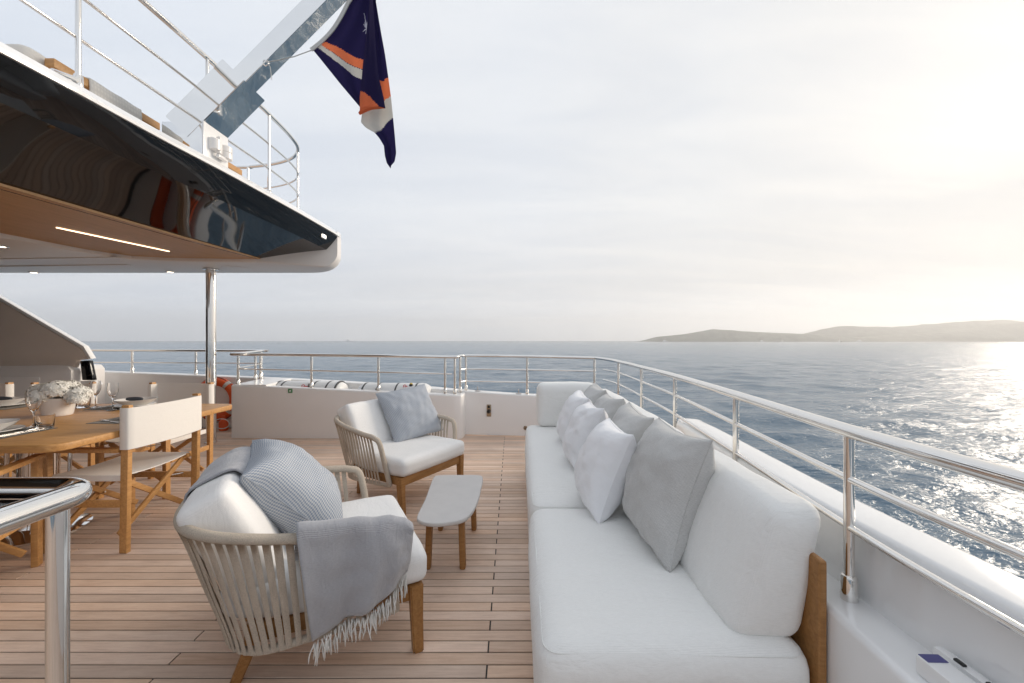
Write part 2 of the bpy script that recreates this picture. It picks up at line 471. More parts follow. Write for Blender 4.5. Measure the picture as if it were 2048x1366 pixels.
def spline(pts, n_=10, closed=False):
    """Catmull-Rom through pts"""
    P = [Vector(p) for p in pts]
    out = []
    m_ = len(P)
    rngi = range(m_ if closed else m_ - 1)
    for i in rngi:
        p0 = P[(i - 1) % m_] if (closed or i > 0) else P[0] * 2 - P[1]
        p1 = P[i]; p2 = P[(i + 1) % m_]
        p3 = P[(i + 2) % m_] if (closed or i + 2 < m_) else p2 * 2 - p1
        for k in range(n_):
            t = k / n_
            out.append(0.5 * ((2 * p1) + (p2 - p0) * t + (2 * p0 - 5 * p1 + 4 * p2 - p3) * t * t + (3 * p1 - p0 - 3 * p2 + p3) * t ** 3))
    if not closed:
        out.append(P[-1])
    return out

def resample(pts, n_):
    P = np.array([tuple(p) for p in pts])
    d = np.r_[0, np.cumsum(np.linalg.norm(np.diff(P, axis=0), axis=1))]
    s = np.linspace(0, d[-1], n_)
    return [Vector([np.interp(x, d, P[:, k]) for k in range(P.shape[1])]) for x in s]

def tube_geo(pts, r, seg=12, closed=False, cap=True):
    P = [Vector(p) for p in pts]
    n_ = len(P)
    V, F, U = [], [], []
    rad = r if hasattr(r, '__len__') else [r] * n_
    tang = []
    for i in range(n_):
        if closed:
            t = P[(i + 1) % n_] - P[i - 1]
        else:
            t = P[min(i + 1, n_ - 1)] - P[max(i - 1, 0)]
        tang.append(t.normalized())
    ref = Vector((0, 0, 1)) if abs(tang[0].z) < 0.9 else Vector((1, 0, 0))
    u = (ref - tang[0] * ref.dot(tang[0])).normalized()
    L = 0
    for i in range(n_):
        t = tang[i]
        u = (u - t * u.dot(t)).normalized()
        v = t.cross(u)
        if i:
            L += (P[i] - P[i - 1]).length
        for k in range(seg):
            a = 2 * math.pi * k / seg
            V.append(P[i] + (u * math.cos(a) + v * math.sin(a)) * rad[i])
            U.append((L * 10, k / seg))
    m_ = n_ if closed else n_ - 1
    for i in range(m_):
        j = (i + 1) % n_
        for k in range(seg):
            k2 = (k + 1) % seg
            F.append((i * seg + k, i * seg + k2, j * seg + k2, j * seg + k))
    if cap and not closed:
        F.append(tuple(reversed(range(seg))))
        F.append(tuple(range((n_ - 1) * seg, n_ * seg)))
    return V, F, U

def tube(name, pts, r, mat, parent=None, seg=12, closed=False):
    V, F, U = tube_geo(pts, r, seg, closed)
    return mesh_obj(name, V, F, mat, parent, 50, U)

def lathe(name, prof, mat, parent=None, seg=28, c=(0, 0, 0), smooth=40, closed=False):
    V, F, U = [], [], []
    n_ = len(prof)
    for i, (r, z) in enumerate(prof):
        for k in range(seg):
            a = 2 * math.pi * k / seg
            V.append((c[0] + r * math.cos(a), c[1] + r * math.sin(a), c[2] + z)); U.append((k / seg, i / n_))
    for i in range(n_ if closed else n_ - 1):
        j = (i + 1) % n_
        for k in range(seg):
            k2 = (k + 1) % seg
            F.append((i * seg + k, i * seg + k2, j * seg + k2, j * seg + k))
    if not closed:
        if prof[0][0] > 1e-4: F.append(tuple(reversed(range(seg))))
        if prof[-1][0] > 1e-4: F.append(tuple(range((n_ - 1) * seg, n_ * seg)))
    return mesh_obj(name, V, F, mat, parent, smooth, U)

def sweep(name, path, section, mat, parent=None, closed_section=True, smooth=35):
    """path: list of (x, y, h); section(h) -> list of (offset to the left of travel, z)"""
    P = [Vector((p[0], p[1])) for p in path]
    V, F = [], []
    m_ = None
    for i, p in enumerate(P):
        t = (P[min(i + 1, len(P) - 1)] - P[max(i - 1, 0)]).normalized()
        nrm = Vector((-t.y, t.x))
        sec = section(path[i][2])
        m_ = len(sec)
        for o, z in sec:
            q = p + nrm * o
            V.append((q.x, q.y, z))
    for i in range(len(P) - 1):
        for k in range(m_ if closed_section else m_ - 1):
            k2 = (k + 1) % m_
            F.append((i * m_ + k, i * m_ + k2, (i + 1) * m_ + k2, (i + 1) * m_ + k))
    if closed_section:
        F.append(tuple(reversed(range(m_)))); F.append(tuple(range((len(P) - 1) * m_, len(P) * m_)))
    o = mesh_obj(name, V, F, mat, parent, smooth)
    bm = bmesh.new(); bm.from_mesh(o.data); bmesh.ops.recalc_face_normals(bm, faces=bm.faces); bm.to_mesh(o.data); bm.free()
    return o

def soft_box_geo(size, r, bulge=(0, 0, 0), n_=14, wob=0.0, seed=0, shear=None):
    """upholstered block: rounded box with swollen faces and a little unevenness"""
    hx, hy, hz = size[0] / 2, size[1] / 2, size[2] / 2
    idx, V, F, U = {}, [], [], []
    def samples(h):
        k = max(6, int(n_ * h / max(hx, hy, hz)) + 4)
        inner = np.linspace(-(h - r), h - r, k)
        e = [math.sin(a) * 1 for a in np.linspace(0, math.pi / 2, 4)[1:]]
        return np.r_[[-(h - r) - r * (q) for q in e[::-1]], inner, [h - r + r * q for q in e]]
    sx, sy, sz = samples(hx), samples(hy), samples(hz)
    def add(x, y, z):
        key = (round(x, 5), round(y, 5), round(z, 5))
        if key in idx:
            return idx[key]
        cx = min(max(x, -(hx - r)), hx - r); cy = min(max(y, -(hy - r)), hy - r); cz = min(max(z, -(hz - r)), hz - r)
        d = Vector((x - cx, y - cy, z - cz))
        ln = d.length
        if ln > 1e-7:
            d = d / ln * r
        p_ = Vector((cx, cy, cz)) + d
        nx, ny, nz = p_.x / hx, p_.y / hy, p_.z / hz
        nn = d / r if ln > 1e-7 else Vector((0, 0, 1))
        p_.x += bulge[0] * nn.x * max(0, 1 - ny * ny) * max(0, 1 - nz * nz)
        p_.y += bulge[1] * nn.y * max(0, 1 - nx * nx) * max(0, 1 - nz * nz)
        p_.z += bulge[2] * nn.z * max(0, 1 - nx * nx) ** 0.6 * max(0, 1 - ny * ny) ** 0.6
        if wob:
            w_ = mnoise.noise(p_ * 4.0 + Vector((seed * 3.7, seed * 1.3, 0))) + 0.5 * mnoise.noise(p_ * 9.0 + Vector((seed, 0, 5)))
            p_ += nn * wob * w_
        if shear:
            p_ = shear(p_)
        idx[key] = len(V)
        V.append(p_)
        U.append((p_.x + p_.z * 0.5 * (abs(nn.x) > 0.7) , p_.y + p_.z * (abs(nn.z) < 0.7)))
        return idx[key]
    def face(aa, bb, fn, flip):
        for i in range(len(aa) - 1):
            for j in range(len(bb) - 1):
                q = (add(*fn(aa[i], bb[j])), add(*fn(aa[i + 1], bb[j])), add(*fn(aa[i + 1], bb[j + 1])), add(*fn(aa[i], bb[j + 1])))
                if len(set(q)) == 4:
                    F.append(q[::-1] if flip else q)
    face(sx, sy, lambda a, b: (a, b, hz), False); face(sx, sy, lambda a, b: (a, b, -hz), True)
    face(sy, sz, lambda a, b: (hx, a, b), False); face(sy, sz, lambda a, b: (-hx, a, b), True)
    face(sx, sz, lambda a, b: (a, -hy, b), False); face(sx, sz, lambda a, b: (a, hy, b), True)
    return V, F, U

def soft_box(name, size, r, mat, parent=None, M=None, **kw):
    V, F, U = soft_box_geo(size, r, **kw)
    if M is not None:
        V = [M @ v for v in V]
    return mesh_obj(name, V, F, mat, parent, 180, U)

def frame_matrix(x, y, z, o):
    m_ = Matrix((Vector(x).normalized(), Vector(y).normalized(), Vector(z).normalized())).transposed().to_4x4()
    m_.translation = Vector(o)
    return m_

def pillow_geo(w, h, t, n_=34, seed=0, sag=0.0, pinch=0.105, wr=0.011):
    V, F, U = [], [], []
    def pt(a, b, s):
        ea = 1 - abs(a) ** 2.6; eb = 1 - abs(b) ** 2.6
        prof = (max(ea, 0) ** 0.47) * (max(eb, 0) ** 0.47)
        x = a * w / 2 * (1 - pinch * (1 - b * b) ** 1.0 * abs(a) ** 3)
        y = b * h / 2 * (1 - pinch * (1 - a * a) ** 1.0 * abs(b) ** 3)
        z = s * t / 2 * prof
        q = Vector((a * 2.3 + seed * 5.1, b * 2.3 + seed * 2.7, s * 2))
        cr = (abs(a) * abs(b)) ** 1.5
        z += s * prof * wr * (mnoise.noise(q) * 1.6 + mnoise.noise(q * 2.7) * 0.8)
        ang = math.atan2(b, a)
        z += s * wr * 0.8 * prof ** 0.5 * cr * math.sin(ang * 22 + seed)
        y -= sag * (1 - a * a) * (1 - abs(b)) * 0.3
        x += wr * 0.5 * mnoise.noise(q * 1.7 + Vector((9, 0, 0))); y += wr * 0.5 * mnoise.noise(q * 1.7 + Vector((0, 9, 0)))
        return Vector((x, y, z))
    g = np.sin(np.linspace(-math.pi / 2, math.pi / 2, n_ + 1) )
    g = 0.55 * g + 0.45 * np.linspace(-1, 1, n_ + 1)
    for s in (1, -1):
        base = len(V)
        for i in range(n_ + 1):
            for j in range(n_ + 1):
                p_ = pt(g[i], g[j], s)
                if i in (0, n_) or j in (0, n_):
                    p1, p2 = pt(g[i], g[j], 1), pt(g[i], g[j], -1)
                    p_ = (p1 + p2) / 2
                V.append(p_)
        G = np.array([tuple(v) for v in V[base:]]).reshape(n_ + 1, n_ + 1, 3)
        du = np.concatenate([np.zeros((1, n_ + 1)), np.cumsum(np.linalg.norm(np.diff(G, axis=0), axis=2), axis=0)])
        dv = np.concatenate([np.zeros((n_ + 1, 1)), np.cumsum(np.linalg.norm(np.diff(G, axis=1), axis=2), axis=1)], axis=1)
        du -= du[n_ // 2]; dv -= dv[:, n_ // 2][:, None]
        U += [(float(du[i, j]), float(dv[i, j])) for i in range(n_ + 1) for j in range(n_ + 1)]
        for i in range(n_):
            for j in range(n_):
                q = (base + i * (n_ + 1) + j, base + (i + 1) * (n_ + 1) + j, base + (i + 1) * (n_ + 1) + j + 1, base + i * (n_ + 1) + j + 1)
                F.append(q if s > 0 else q[::-1])
    # seam cord ring along the edge (as a sub-part)
    ring = [V[i * (n_ + 1)] for i in range(n_ + 1)] + [V[n_ * (n_ + 1) + j] for j in range(1, n_ + 1)]
    ring += [V[i * (n_ + 1) + n_] for i in range(n_ - 1, -1, -1)] + [V[j] for j in range(n_ - 1, 0, -1)]
    return V, F, U, ring

def pillow(name, label, w, h, t, mat, M, group=None, seed=0, **kw):
    V, F, U, ring = pillow_geo(w, h, t, seed=seed, **kw)
    o = mesh_obj(name, V, F, mat, None, 180, U)
    o.matrix_world = M
    tag(o, label, 'pillow', group)
    tube('seam', ring, 0.0022, mat, o, 6, True)
    return o

# ================================================================== SETTING
SEA_Z = -6.0

# ---- sea: graded polar sheet with real waves near the yacht, finer ripples in the material
def build_sea():
    az = np.r_[np.linspace(-78, 80, 720), np.linspace(80, 282, 70)[1:]]
    az = np.radians(az)
    r = [3.0]
    while r[-1] < 6000:
        r.append(r[-1] * (1.0115 if r[-1] < 900 else 1.05))
    r = np.array(r)
    A, RR = np.meshgrid(az, r, indexing='ij')
    X = RR * np.sin(A); Y = RR * np.cos(A)
    Z = np.zeros_like(X)
    cell = RR * 0.0115
    g = np.random.default_rng(5)
    for k in range(70):
        lam = 0.6 * (15 / 0.6) ** g.random()
        th = math.radians(205 + g.normal() * 38)
        amp = 0.0165 * lam ** 0.68 * (0.5 + g.random()) * 0.48
        ph = g.random() * 6.28
        kx, ky = math.sin(th) * 2 * math.pi / lam, math.cos(th) * 2 * math.pi / lam
        fade = np.clip((lam / 2.6 - cell) / (lam / 2.6), 0, 1)
        wob = 0.6 * np.sin(X * 0.05 * (1 + k % 3) + k) + 0.6 * np.sin(Y * 0.043 + 2 * k)
        s = np.sin(kx * X + ky * Y + ph + wob)
        Z += amp * fade * (s + 0.25 * np.cos(2 * (kx * X + ky * Y + ph + wob)))
    na, nr = X.shape
    V = np.stack([X, Y, Z + SEA_Z], -1).reshape(-1, 3)
    i, j = np.meshgrid(np.arange(na), np.arange(nr - 1), indexing='ij')
    i2 = (i + 1) % na
    F = np.stack([i * nr + j, i * nr + j + 1, i2 * nr + j + 1, i2 * nr + j], -1).reshape(-1, 4)
    me = bpy.data.meshes.new('sea')
    me.vertices.add(len(V)); me.vertices.foreach_set('co', V.astype(np.float32).ravel())
    me.loops.add(F.size); me.loops.foreach_set('vertex_index', F.astype(np.int32).ravel())
    me.polygons.add(len(F)); me.polygons.foreach_set('loop_start', np.arange(0, F.size, 4, dtype=np.int32))
    me.update(calc_edges=True)
    o = finish('sea', me, 'sea_water', None, 180)
    if me.polygons[0].normal.z < 0:
        me.flip_normals()
    return structure(o)
build_sea()

# ---- distant hills: ridges with depth
D1 = 2600.0
q = D1 / 816
def hill(name, prof, dist, depth, seed):
    """prof: (sideways position, height) pairs at the given distance"""
    kk = (dist + depth / 2) / D1
    xs = np.array([p[0] for p in prof]) * q * kk; hs = np.array([p[1] for p in prof]) * q * kk
    nx, ny = 220, 26
    V, F = [], []
    for a in range(nx):
        x = xs[0] + (xs[-1] - xs[0]) * a / (nx - 1)
        h = np.interp(x, xs, hs)
        for b in range(ny):
            t = b / (ny - 1)
            cross = math.sin(math.pi * min(1, t * 1.02)) ** 0.7
            n1 = mnoise.fractal(Vector((x * 0.004 + seed, t * 3, seed)), 1.0, 2.0, 5)
            n2 = mnoise.noise(Vector((x * 0.03, t * 22, seed * 2)))
            z = h * cross * (1 + 0.10 * n1) + min(h, 12) * 0.16 * n2 * cross
            V.append((x, dist + depth * t, SEA_Z - 1 + z))
    for a in range(nx - 1):
        for b in range(ny - 1):
            F.append((a * ny + b, (a + 1) * ny + b, (a + 1) * ny + b + 1, a * ny + b + 1))
    return structure(mesh_obj(name, V, F, 'hill', None, 180))
hill('hills_headland', [(250, 0), (262, 2), (290, 9.5), (330, 14), (400, 24), (440, 22), (520, 17.5), (580, 16), (640, 10), (760, 6), (860, 0)], D1, 300, 1)
hill('hills_middle', [(500, 0), (560, 8), (620, 24), (670, 30), (760, 29), (860, 37), (950, 41), (1030, 39), (1200, 34), (1350, 22), (1480, 0)], D1 + 400, 500, 2)
hill('hills_shore', [(560, 0), (700, 9), (820, 18), (900, 24), (1000, 36), (1060, 42), (1150, 45), (1300, 38), (1450, 20), (1600, 0)], D1 + 80, 400, 3)

# ---- teak deck
deck = structure(prism('deck', [(-9.5, -2.6), (0.88, -2.6), (0.86, 0.7), (0.90, 1.2), (1.0, 1.9), (1.12, 3.0), (1.18, 3.9), (1.2, 5.0), (1.05, 5.45), (0.2, 5.62), (-0.7, 5.72), (-2.2, 6.0), (-4.4, 6.16), (-9.5, 6.2)], -0.18, -0.0045, 'caulk', None, 0))
PITCH, GAP, PHASE = 0.065, 0.0065, 1.572
plank_mesh = {}
def plank(x0, x1, y, parent):
    ln = round(x1 - x0 - GAP, 3)
    if ln not in plank_mesh:
        bm = bmesh.new()
        bm_box(bm, (0, 0, -0.01), (ln, PITCH - GAP, 0.02), 0.0012, 1)
        me = bpy.data.meshes.new('plank'); bm.to_mesh(me); bm.free()
        me.materials.append(MATS['deck_teak'])
        plank_mesh[ln] = me
    o = bpy.data.objects.new('plank', plank_mesh[ln])
    COL.objects.link(o)
    o.parent = parent
    o.location = ((x0 + x1) / 2, y, random.uniform(-0.0004, 0.0004))
def aft_limit(y):
    return float(np.interp(y, [0.7, 1.2, 1.9, 3.0, 3.9, 5.0, 5.45], [0.84, 0.86, 0.96, 1.08, 1.14, 1.16, 1.02]))
def far_limit(y):      # x beyond which the far wall stands at this y
    return float(np.interp(y, [5.2, 5.45, 5.58, 5.68, 5.9, 6.05, 6.1], [1.1, 1.0, 0.1, -0.72, -2.0, -3.2, -9.4]))
row = -8
near_rows = []
while True:
    yc = PHASE + PITCH * (row + 0.5)
    if yc > 6.05:
        break
    xr = aft_limit(yc) if yc < 5.2 else far_limit(yc)
    joints = [-0.1 - 2.6 * k for k in range(-1, 5)] if row % 2 == 0 else [-1.38 - 2.6 * k for k in range(-2, 5)]
    joints = sorted(j for j in joints if -9.4 < j < xr - 0.05)
    xl = -9.4 if yc < 4 else -7.6
    if yc > 2.3:
        xl = -1.35 * yc - 0.6
    joints = [j for j in joints if j > xl + 0.3]
    ends = [xl] + joints + [xr]
    for a, b in zip(ends, ends[1:]):
        plank(a, b, yc, deck)
    row += 1
# boards behind the camera, laid the same way
V, F = [], []
for k in range(-64, -8):
    yc = PHASE + PITCH * (k + 0.5)
    js = [-9.4] + [(-0.1 if k % 2 == 0 else -1.38) - 2.6 * q_ for q_ in (3, 2, 1, 0)] + [0.84]
    for a, b in zip(js, js[1:]):
        i0 = len(V); h = (PITCH - GAP) / 2
        for z in (-0.02, 0):
            V += [(a + GAP / 2, yc - h, z), (b - GAP / 2, yc - h, z), (b - GAP / 2, yc + h, z), (a + GAP / 2, yc + h, z)]
        F += [(i0 + 4, i0 + 5, i0 + 6, i0 + 7), (i0, i0 + 1, i0 + 5, i0 + 4), (i0 + 1, i0 + 2, i0 + 6, i0 + 5), (i0 + 2, i0 + 3, i0 + 7, i0 + 6), (i0 + 3, i0, i0 + 4, i0 + 7)]
o = mesh_obj('plank_field', V, F, 'deck_teak', deck, 0); o['kind'] = 'stuff'
# margin plank along the far wall
o = sweep('margin_plank', [(-0.62, 5.60, 0), (-0.3, 5.555, 0), (0.2, 5.51, 0), (0.9, 5.41, 0)], lambda h: [(-0.035, 0.001), (0.035, 0.001), (0.035, 0.004), (-0.035, 0.004)], 'deck_teak', deck)

# ---- bulwarks
def wall_section(width, foot, lip=0.018):
    def f(h):
        s = [(0, foot), (0, h - lip)]
        for a in (25, 50, 75):
            s.append((lip * (1 - math.cos(R(a))), h - lip + lip * math.sin(R(a))))
        s += [(lip, h), (width - lip, h)]
        for a in (25, 50, 75):
            s.append((width - lip + lip * math.sin(R(a)), h - lip + lip * math.cos(R(a))))
        s += [(width, h - lip), (width + 0.05, foot)]
        return s
    return f
def dense(path, n_=8):
    return [tuple(v) for v in spline(path, n_)]
far_path = [(-9.5, 6.16, 0.95), (-6.3, 6.13, 0.835), (-4.37, 6.10, 0.765), (-3.0, 6.04, 0.71), (-2.2, 5.95, 0.675), (-1.4, 5.82, 0.64), (-0.69, 5.667, 0.60), (0.18, 5.57, 0.555), (0.85, 5.47, 0.545)]
stern_in = [(1.06, 5.32, 0.55), (1.135, 4.95, 0.555), (1.13, 4.4, 0.56), (1.10, 3.78, 0.567), (1.035, 2.85, 0.575), (0.94, 1.87, 0.582), (0.852, 1.127, 0.586), (0.826, 0.72, 0.588), (0.82, 0.0, 0.59), (0.82, -2.6, 0.59)]
bw = thing('far_bulwark', 'white painted bulwark along the far side of the deck, sockets set in it', 'bulwark', (0, 6, 0))
inv = Vector((0, 6, 0))
def local(parent, pts):
    o_ = parent.location
    return [(p[0] - o_.x, p[1] - o_.y, p[2]) for p in pts]
sweep('wall', local(bw, dense(far_path)), wall_section(0.20, -1.6), 'white_paint', bw)
sw = thing('stern_bulwark', 'low white ledge running along the stern behind the sofa', 'bulwark', (0.8, 0, 0))
sweep('ledge', local(sw, dense([(0.85, 5.47, 0.545)] + stern_in)), wall_section(0.175, -1.6), 'gloss_white', sw)
# raised outer wing beyond the ledge
wing_path = [(1.125, 2.78, 0.76), (1.085, 2.45, 0.772), (1.025, 1.87, 0.776), (0.975, 1.3, 0.78), (0.955, 0.72, 0.785), (0.948, 0, 0.785), (0.948, -2.6, 0.785)]
sweep('outer_wing', local(sw, dense(wing_path)), wall_section(0.175, -1.6, 0.035), 'gloss_white', sw)
lathe('wing_end', [(0.10, -1.6), (0.0875, 0.725), (0.075, 0.755), (0.05, 0.76), (0, 0.76)], 'gloss_white', sw, 24, (1.125 + 0.088 - 0.8, 2.78, 0))
# hull below, outside the deck
hull = structure(prism('hull', [(-9.5, -2.7), (1.0, -2.7), (1.02, 1.1), (1.15, 2.6), (1.28, 4.2), (1.26, 5.0), (1.0, 5.6), (-0.7, 5.85), (-2.2, 6.12), (-4.4, 6.28), (-9.5, 6.34)], SEA_Z - 1.5, -1.55, 'gloss_white', None, 0))
# fittings on the far wall
def on_wall(x):        # inner wall position and its slope at x
    xs = [p[0] for p in far_path]; ys = [p[1] for p in far_path]
    y = float(np.interp(x, xs, ys)); dy = float(np.interp(x + 0.05, xs, ys)) - float(np.interp(x - 0.05, xs, ys))
    return y, math.atan2(dy, 0.1)
y, a = on_wall(-0.31)
o = box('socket_plate', (0, 0, 0), (0.062, 0.012, 0.165), 'bronze', bw, 0.004); o.location = (-0.318, y - 6 - 0.005, 0.335); o.rotation_euler = (0, 0, a)
k = lathe('socket_cap', [(0, 0.05), (0.022, 0.05), (0.027, 0.02), (0.03, 0)], 'black_plastic', o, 18); k.rotation_euler = (R(90), 0, 0); k.location = (0, -0.006, -0.01)
k = lathe('socket_cap', [(0, 0.012), (0.014, 0.012), (0.019, 0)], 'black_plastic', o, 18); k.rotation_euler = (R(90), 0, 0); k.location = (0, -0.006, 0.052)
y, a = on_wall(0.18)
o = lathe('round_scupper', [(0.016, 0.0), (0.016, 0.012), (0.024, 0.012), (0.03, 0.0)], 'bronze', bw, 24); o.rotation_euler = (R(90), 0, a); o.location = (0.185, y - 6 - 0.001, 0.105)
for x in (-0.48, 0.09):
    y, a = on_wall(x); h = float(np.interp(x, [p[0] for p in far_path], [p[2] for p in far_path]))
    bm = bmesh.new()
    bm_box(bm, (0, 0, 0.008), (0.075, 0.03, 0.014), 0.003); bm_box(bm, (0, 0, 0.035), (0.012, 0.012, 0.05), 0.002); bm_box(bm, (0, 0, 0.062), (0.02, 0.02, 0.012), 0.003)
    o = bm_obj('deck_fitting', bm, 'steel_small', bw); o.location = (x, y - 6 + 0.06, h)

# ---- raft locker: raised box against the far bulwark with an open trough
lk = thing('raft_locker', 'long white locker box below the far railing, green sign on its face', 'locker', (-2.2, 5.4, 0))
lp = [(-3.74, 5.44, 0.708), (-3.0, 5.425, 0.677), (-2.2, 5.405, 0.643), (-1.4, 5.385, 0.61), (-0.86, 5.37, 0.588), (-0.72, 5.385, 0.582), (-0.655, 5.45, 0.580), (-0.645, 5.70, 0.58)]
lpd = dense([lp[0], lp[1], lp[2], lp[3]], 5) + dense([lp[4], lp[5], lp[6], lp[7]], 6)
sweep('front_wall', local(lk, lpd), wall_section(0.15, 0.0, 0.025), 'white_paint', lk)
# left end: broad sloping cap
sweep('end_wall', local(lk, [(-3.745, 6.1, 0.735), (-3.745, 5.8, 0.722), (-3.745, 5.455, 0.7085)]), wall_section(0.46, 0.0, 0.02), 'white_paint', lk)
prism('trough_floor', [(-3.3 + 2.2, 0.14), (-0.8 + 2.2, 0.08), (-0.8 + 2.2, 0.30), (-1.4 + 2.2, 0.42), (-2.2 + 2.2, 0.55), (-3.3 + 2.2, 0.66)], 0.3, 0.36, 'white_paint', lk)
o = box('sign', (0, 0, 0), (0.056, 0.004, 0.054), 'green_sign', lk, 0.001); o.location = (-2.945 + 2.2, 0.018, 0.632)
bm = bmesh.new(); bm_box(bm, (0, -0.0025, -0.012), (0.032, 0.002, 0.008), 0); bm_box(bm, (0, -0.0025, 0.004), (0.022, 0.002, 0.016), 0); bm_box(bm, (0.013, -0.0025, 0.012), (0.010, 0.002, 0.008), 0)
bm_obj('sign_mark', bm, 'sign_white', o)

# ---- wing of the superstructure at the left
sp = thing('superstructure_wing', 'beige sloping superstructure wing at the left edge behind the dining table', 'wing', (-6, 5.7, 0))
def xz_prism(name, poly, y0, y1, mat, parent, bev=0.0):
    bm = bmesh.new()
    f_ = [bm.verts.new((x, y0, z)) for x, z in poly]; b_ = [bm.verts.new((x, y1, z)) for x, z in poly]
    bm.faces.new(f_); bm.faces.new(list(reversed(b_)))
    n_ = len(poly)
    for i in range(n_):
        bm.faces.new((f_[i], b_[i], b_[(i + 1) % n_], f_[(i + 1) % n_]))
    bmesh.ops.recalc_face_normals(bm, faces=bm.faces)
    if bev:
        bmesh.ops.bevel(bm, geom=list(bm.edges), offset=bev, segments=2, affect='EDGES', profile=0.5)
    return bm_obj(name, bm, mat, parent)
S = 6.0
xz_prism('wing_panel', [(-9.5 + S, 2.18), (-7.50 + S, 2.18), (-5.82 + S, 1.19), (-5.735 + S, 1.045), (-5.87 + S, 1.035), (-5.90 + S, 0.94), (-9.5 + S, 0.90)], -0.2, -0.135, 'champagne_paint', sp, 0.01)
xz_prism('wing_edge', [(-7.50 + S, 2.185), (-5.80 + S, 1.195), (-5.715 + S, 1.06), (-5.67 + S, 1.055), (-5.775 + S, 1.225), (-7.47 + S, 2.215)], -0.205, -0.13, 'gloss_white', sp, 0.006)
xz_prism('vent', [(-5.86 + S, 1.025), (-5.735 + S, 1.03), (-5.68 + S, 0.76), (-5.83 + S, 0.76)], -0.17, -0.11, 'black_gloss', sp, 0.01)
xz_prism('vent_step', [(-5.84 + S, 0.75), (-5.66 + S, 0.755), (-5.60 + S, 0.70), (-5.84 + S, 0.69)], -0.18, -0.10, 'gloss_white', sp, 0.006)
xz_prism('lower_panel', [(-9.5 + S, 0.93), (-6.1 + S, 0.965), (-5.93 + S, 0.955), (-5.88 + S, 0.9), (-5.88 + S, 0.0), (-9.5 + S, 0.0)], -0.26, 0.2, 'white_paint', sp, 0.015)
xz_prism('locker_door', [(-9.4 + S, 0.79), (-6.29 + S, 0.81), (-6.29 + S, 0.12), (-9.4 + S, 0.12)], -0.275, -0.2, 'white_paint', sp, 0.012)

# ---- forward bulkhead far left, closing the covered deck (seen in reflections)
fb = thing('saloon_front', 'white saloon front with dark glass doors at the forward end', 'wall', (-8.6, 1.7, 0))
box('wall', (-0.1, 0, 1.1), (0.2, 8.4, 2.18), 'white_paint', fb, 0.01)
for k in range(4):
    box('glass_door', (0.02, -2.4 + 1.6 * k, 1.05), (0.03, 1.5, 2.0), 'black_gloss', fb, 0.01)

# ---- overhanging upper deck
ud = thing('upper_deck_overhang', 'glossy black and white upper deck overhang with teak soffit above the dining table', 'deck overhang', (-4, 3, 2.2))
O = Vector((4, -3, -2.2))
def off(pts):
    return [(p[0] + 4, p[1] - 3) for p in pts]
corner = [(-2.2 - 0.55 + 0.55 * math.cos(R(a)), 5.14 + 0.56 * math.sin(R(a))) for a in range(0, 91, 10)]
ceil_poly = [(-2.96, 4.785), (-3.3, 4.765), (-3.65, 4.74), (-4.0, 4.70), (-4.30, 4.61), (-4.46, 4.3), (-4.55, 3.6), (-4.66, 2.0), (-4.72, -2.4), (-8.8, -2.4), (-8.8, 5.70)] + corner[::-1]
bm = bmesh.new()
pp = off(ceil_poly)
bot = [bm.verts.new((x, y, 0.015)) for x, y in pp]; top = [bm.verts.new((x, y, 0.42)) for x, y in pp]
bm.faces.new(list(reversed(bot))); bm.faces.new(top)
for i in range(len(pp)):
    bm.faces.new((bot[i], bot[(i + 1) % len(pp)], top[(i + 1) % len(pp)], top[i]))
bmesh.ops.recalc_face_normals(bm, faces=bm.faces)
es = [e for e in bm.edges if e.verts[0].co.z < 0.1 and e.verts[1].co.z < 0.1]
outer = [e for e in es if (e.verts[0].co.x + e.verts[1].co.x) / 2 + -4 > -2.78 and (e.verts[0].co.y + e.verts[1].co.y) / 2 + 3 > 5.1 or ((e.verts[0].co.y + e.verts[1].co.y) / 2 + 3 > 5.69)]
bmesh.ops.bevel(bm, geom=outer, offset=0.19, segments=8, affect='EDGES', profile=0.5)
rest = [e for e in bm.edges if e.is_valid and e.verts[0].co.z < 0.02 and e.verts[1].co.z < 0.02 and e.calc_face_angle(0) > 1.0]
bmesh.ops.bevel(bm, geom=rest, offset=0.02, segments=3, affect='EDGES', profile=0.5)
bm_obj('ceiling', bm, 'ceiling_white', ud)
prism('core', off([(-2.66, -2.4), (-2.60, 3.0), (-2.54, 4.9), (-2.75, 4.9), (-3.1, 4.85), (-4.6, 4.85), (-4.9, 3.6), (-4.9, -2.4)]), 0.24, 0.44, 'ceiling_white', ud)
# teak soffit boards
soff = [(-3.22, -2.3), (-3.16, 2.5), (-3.06, 3.8), (-2.95, 4.80), (-4.34, 4.80), (-4.6, 4.5), (-4.68, 3.6), (-4.80, -2.3)]
prism('soffit', off(soff), 0.055, 0.075, 'teak_soffit', ud)
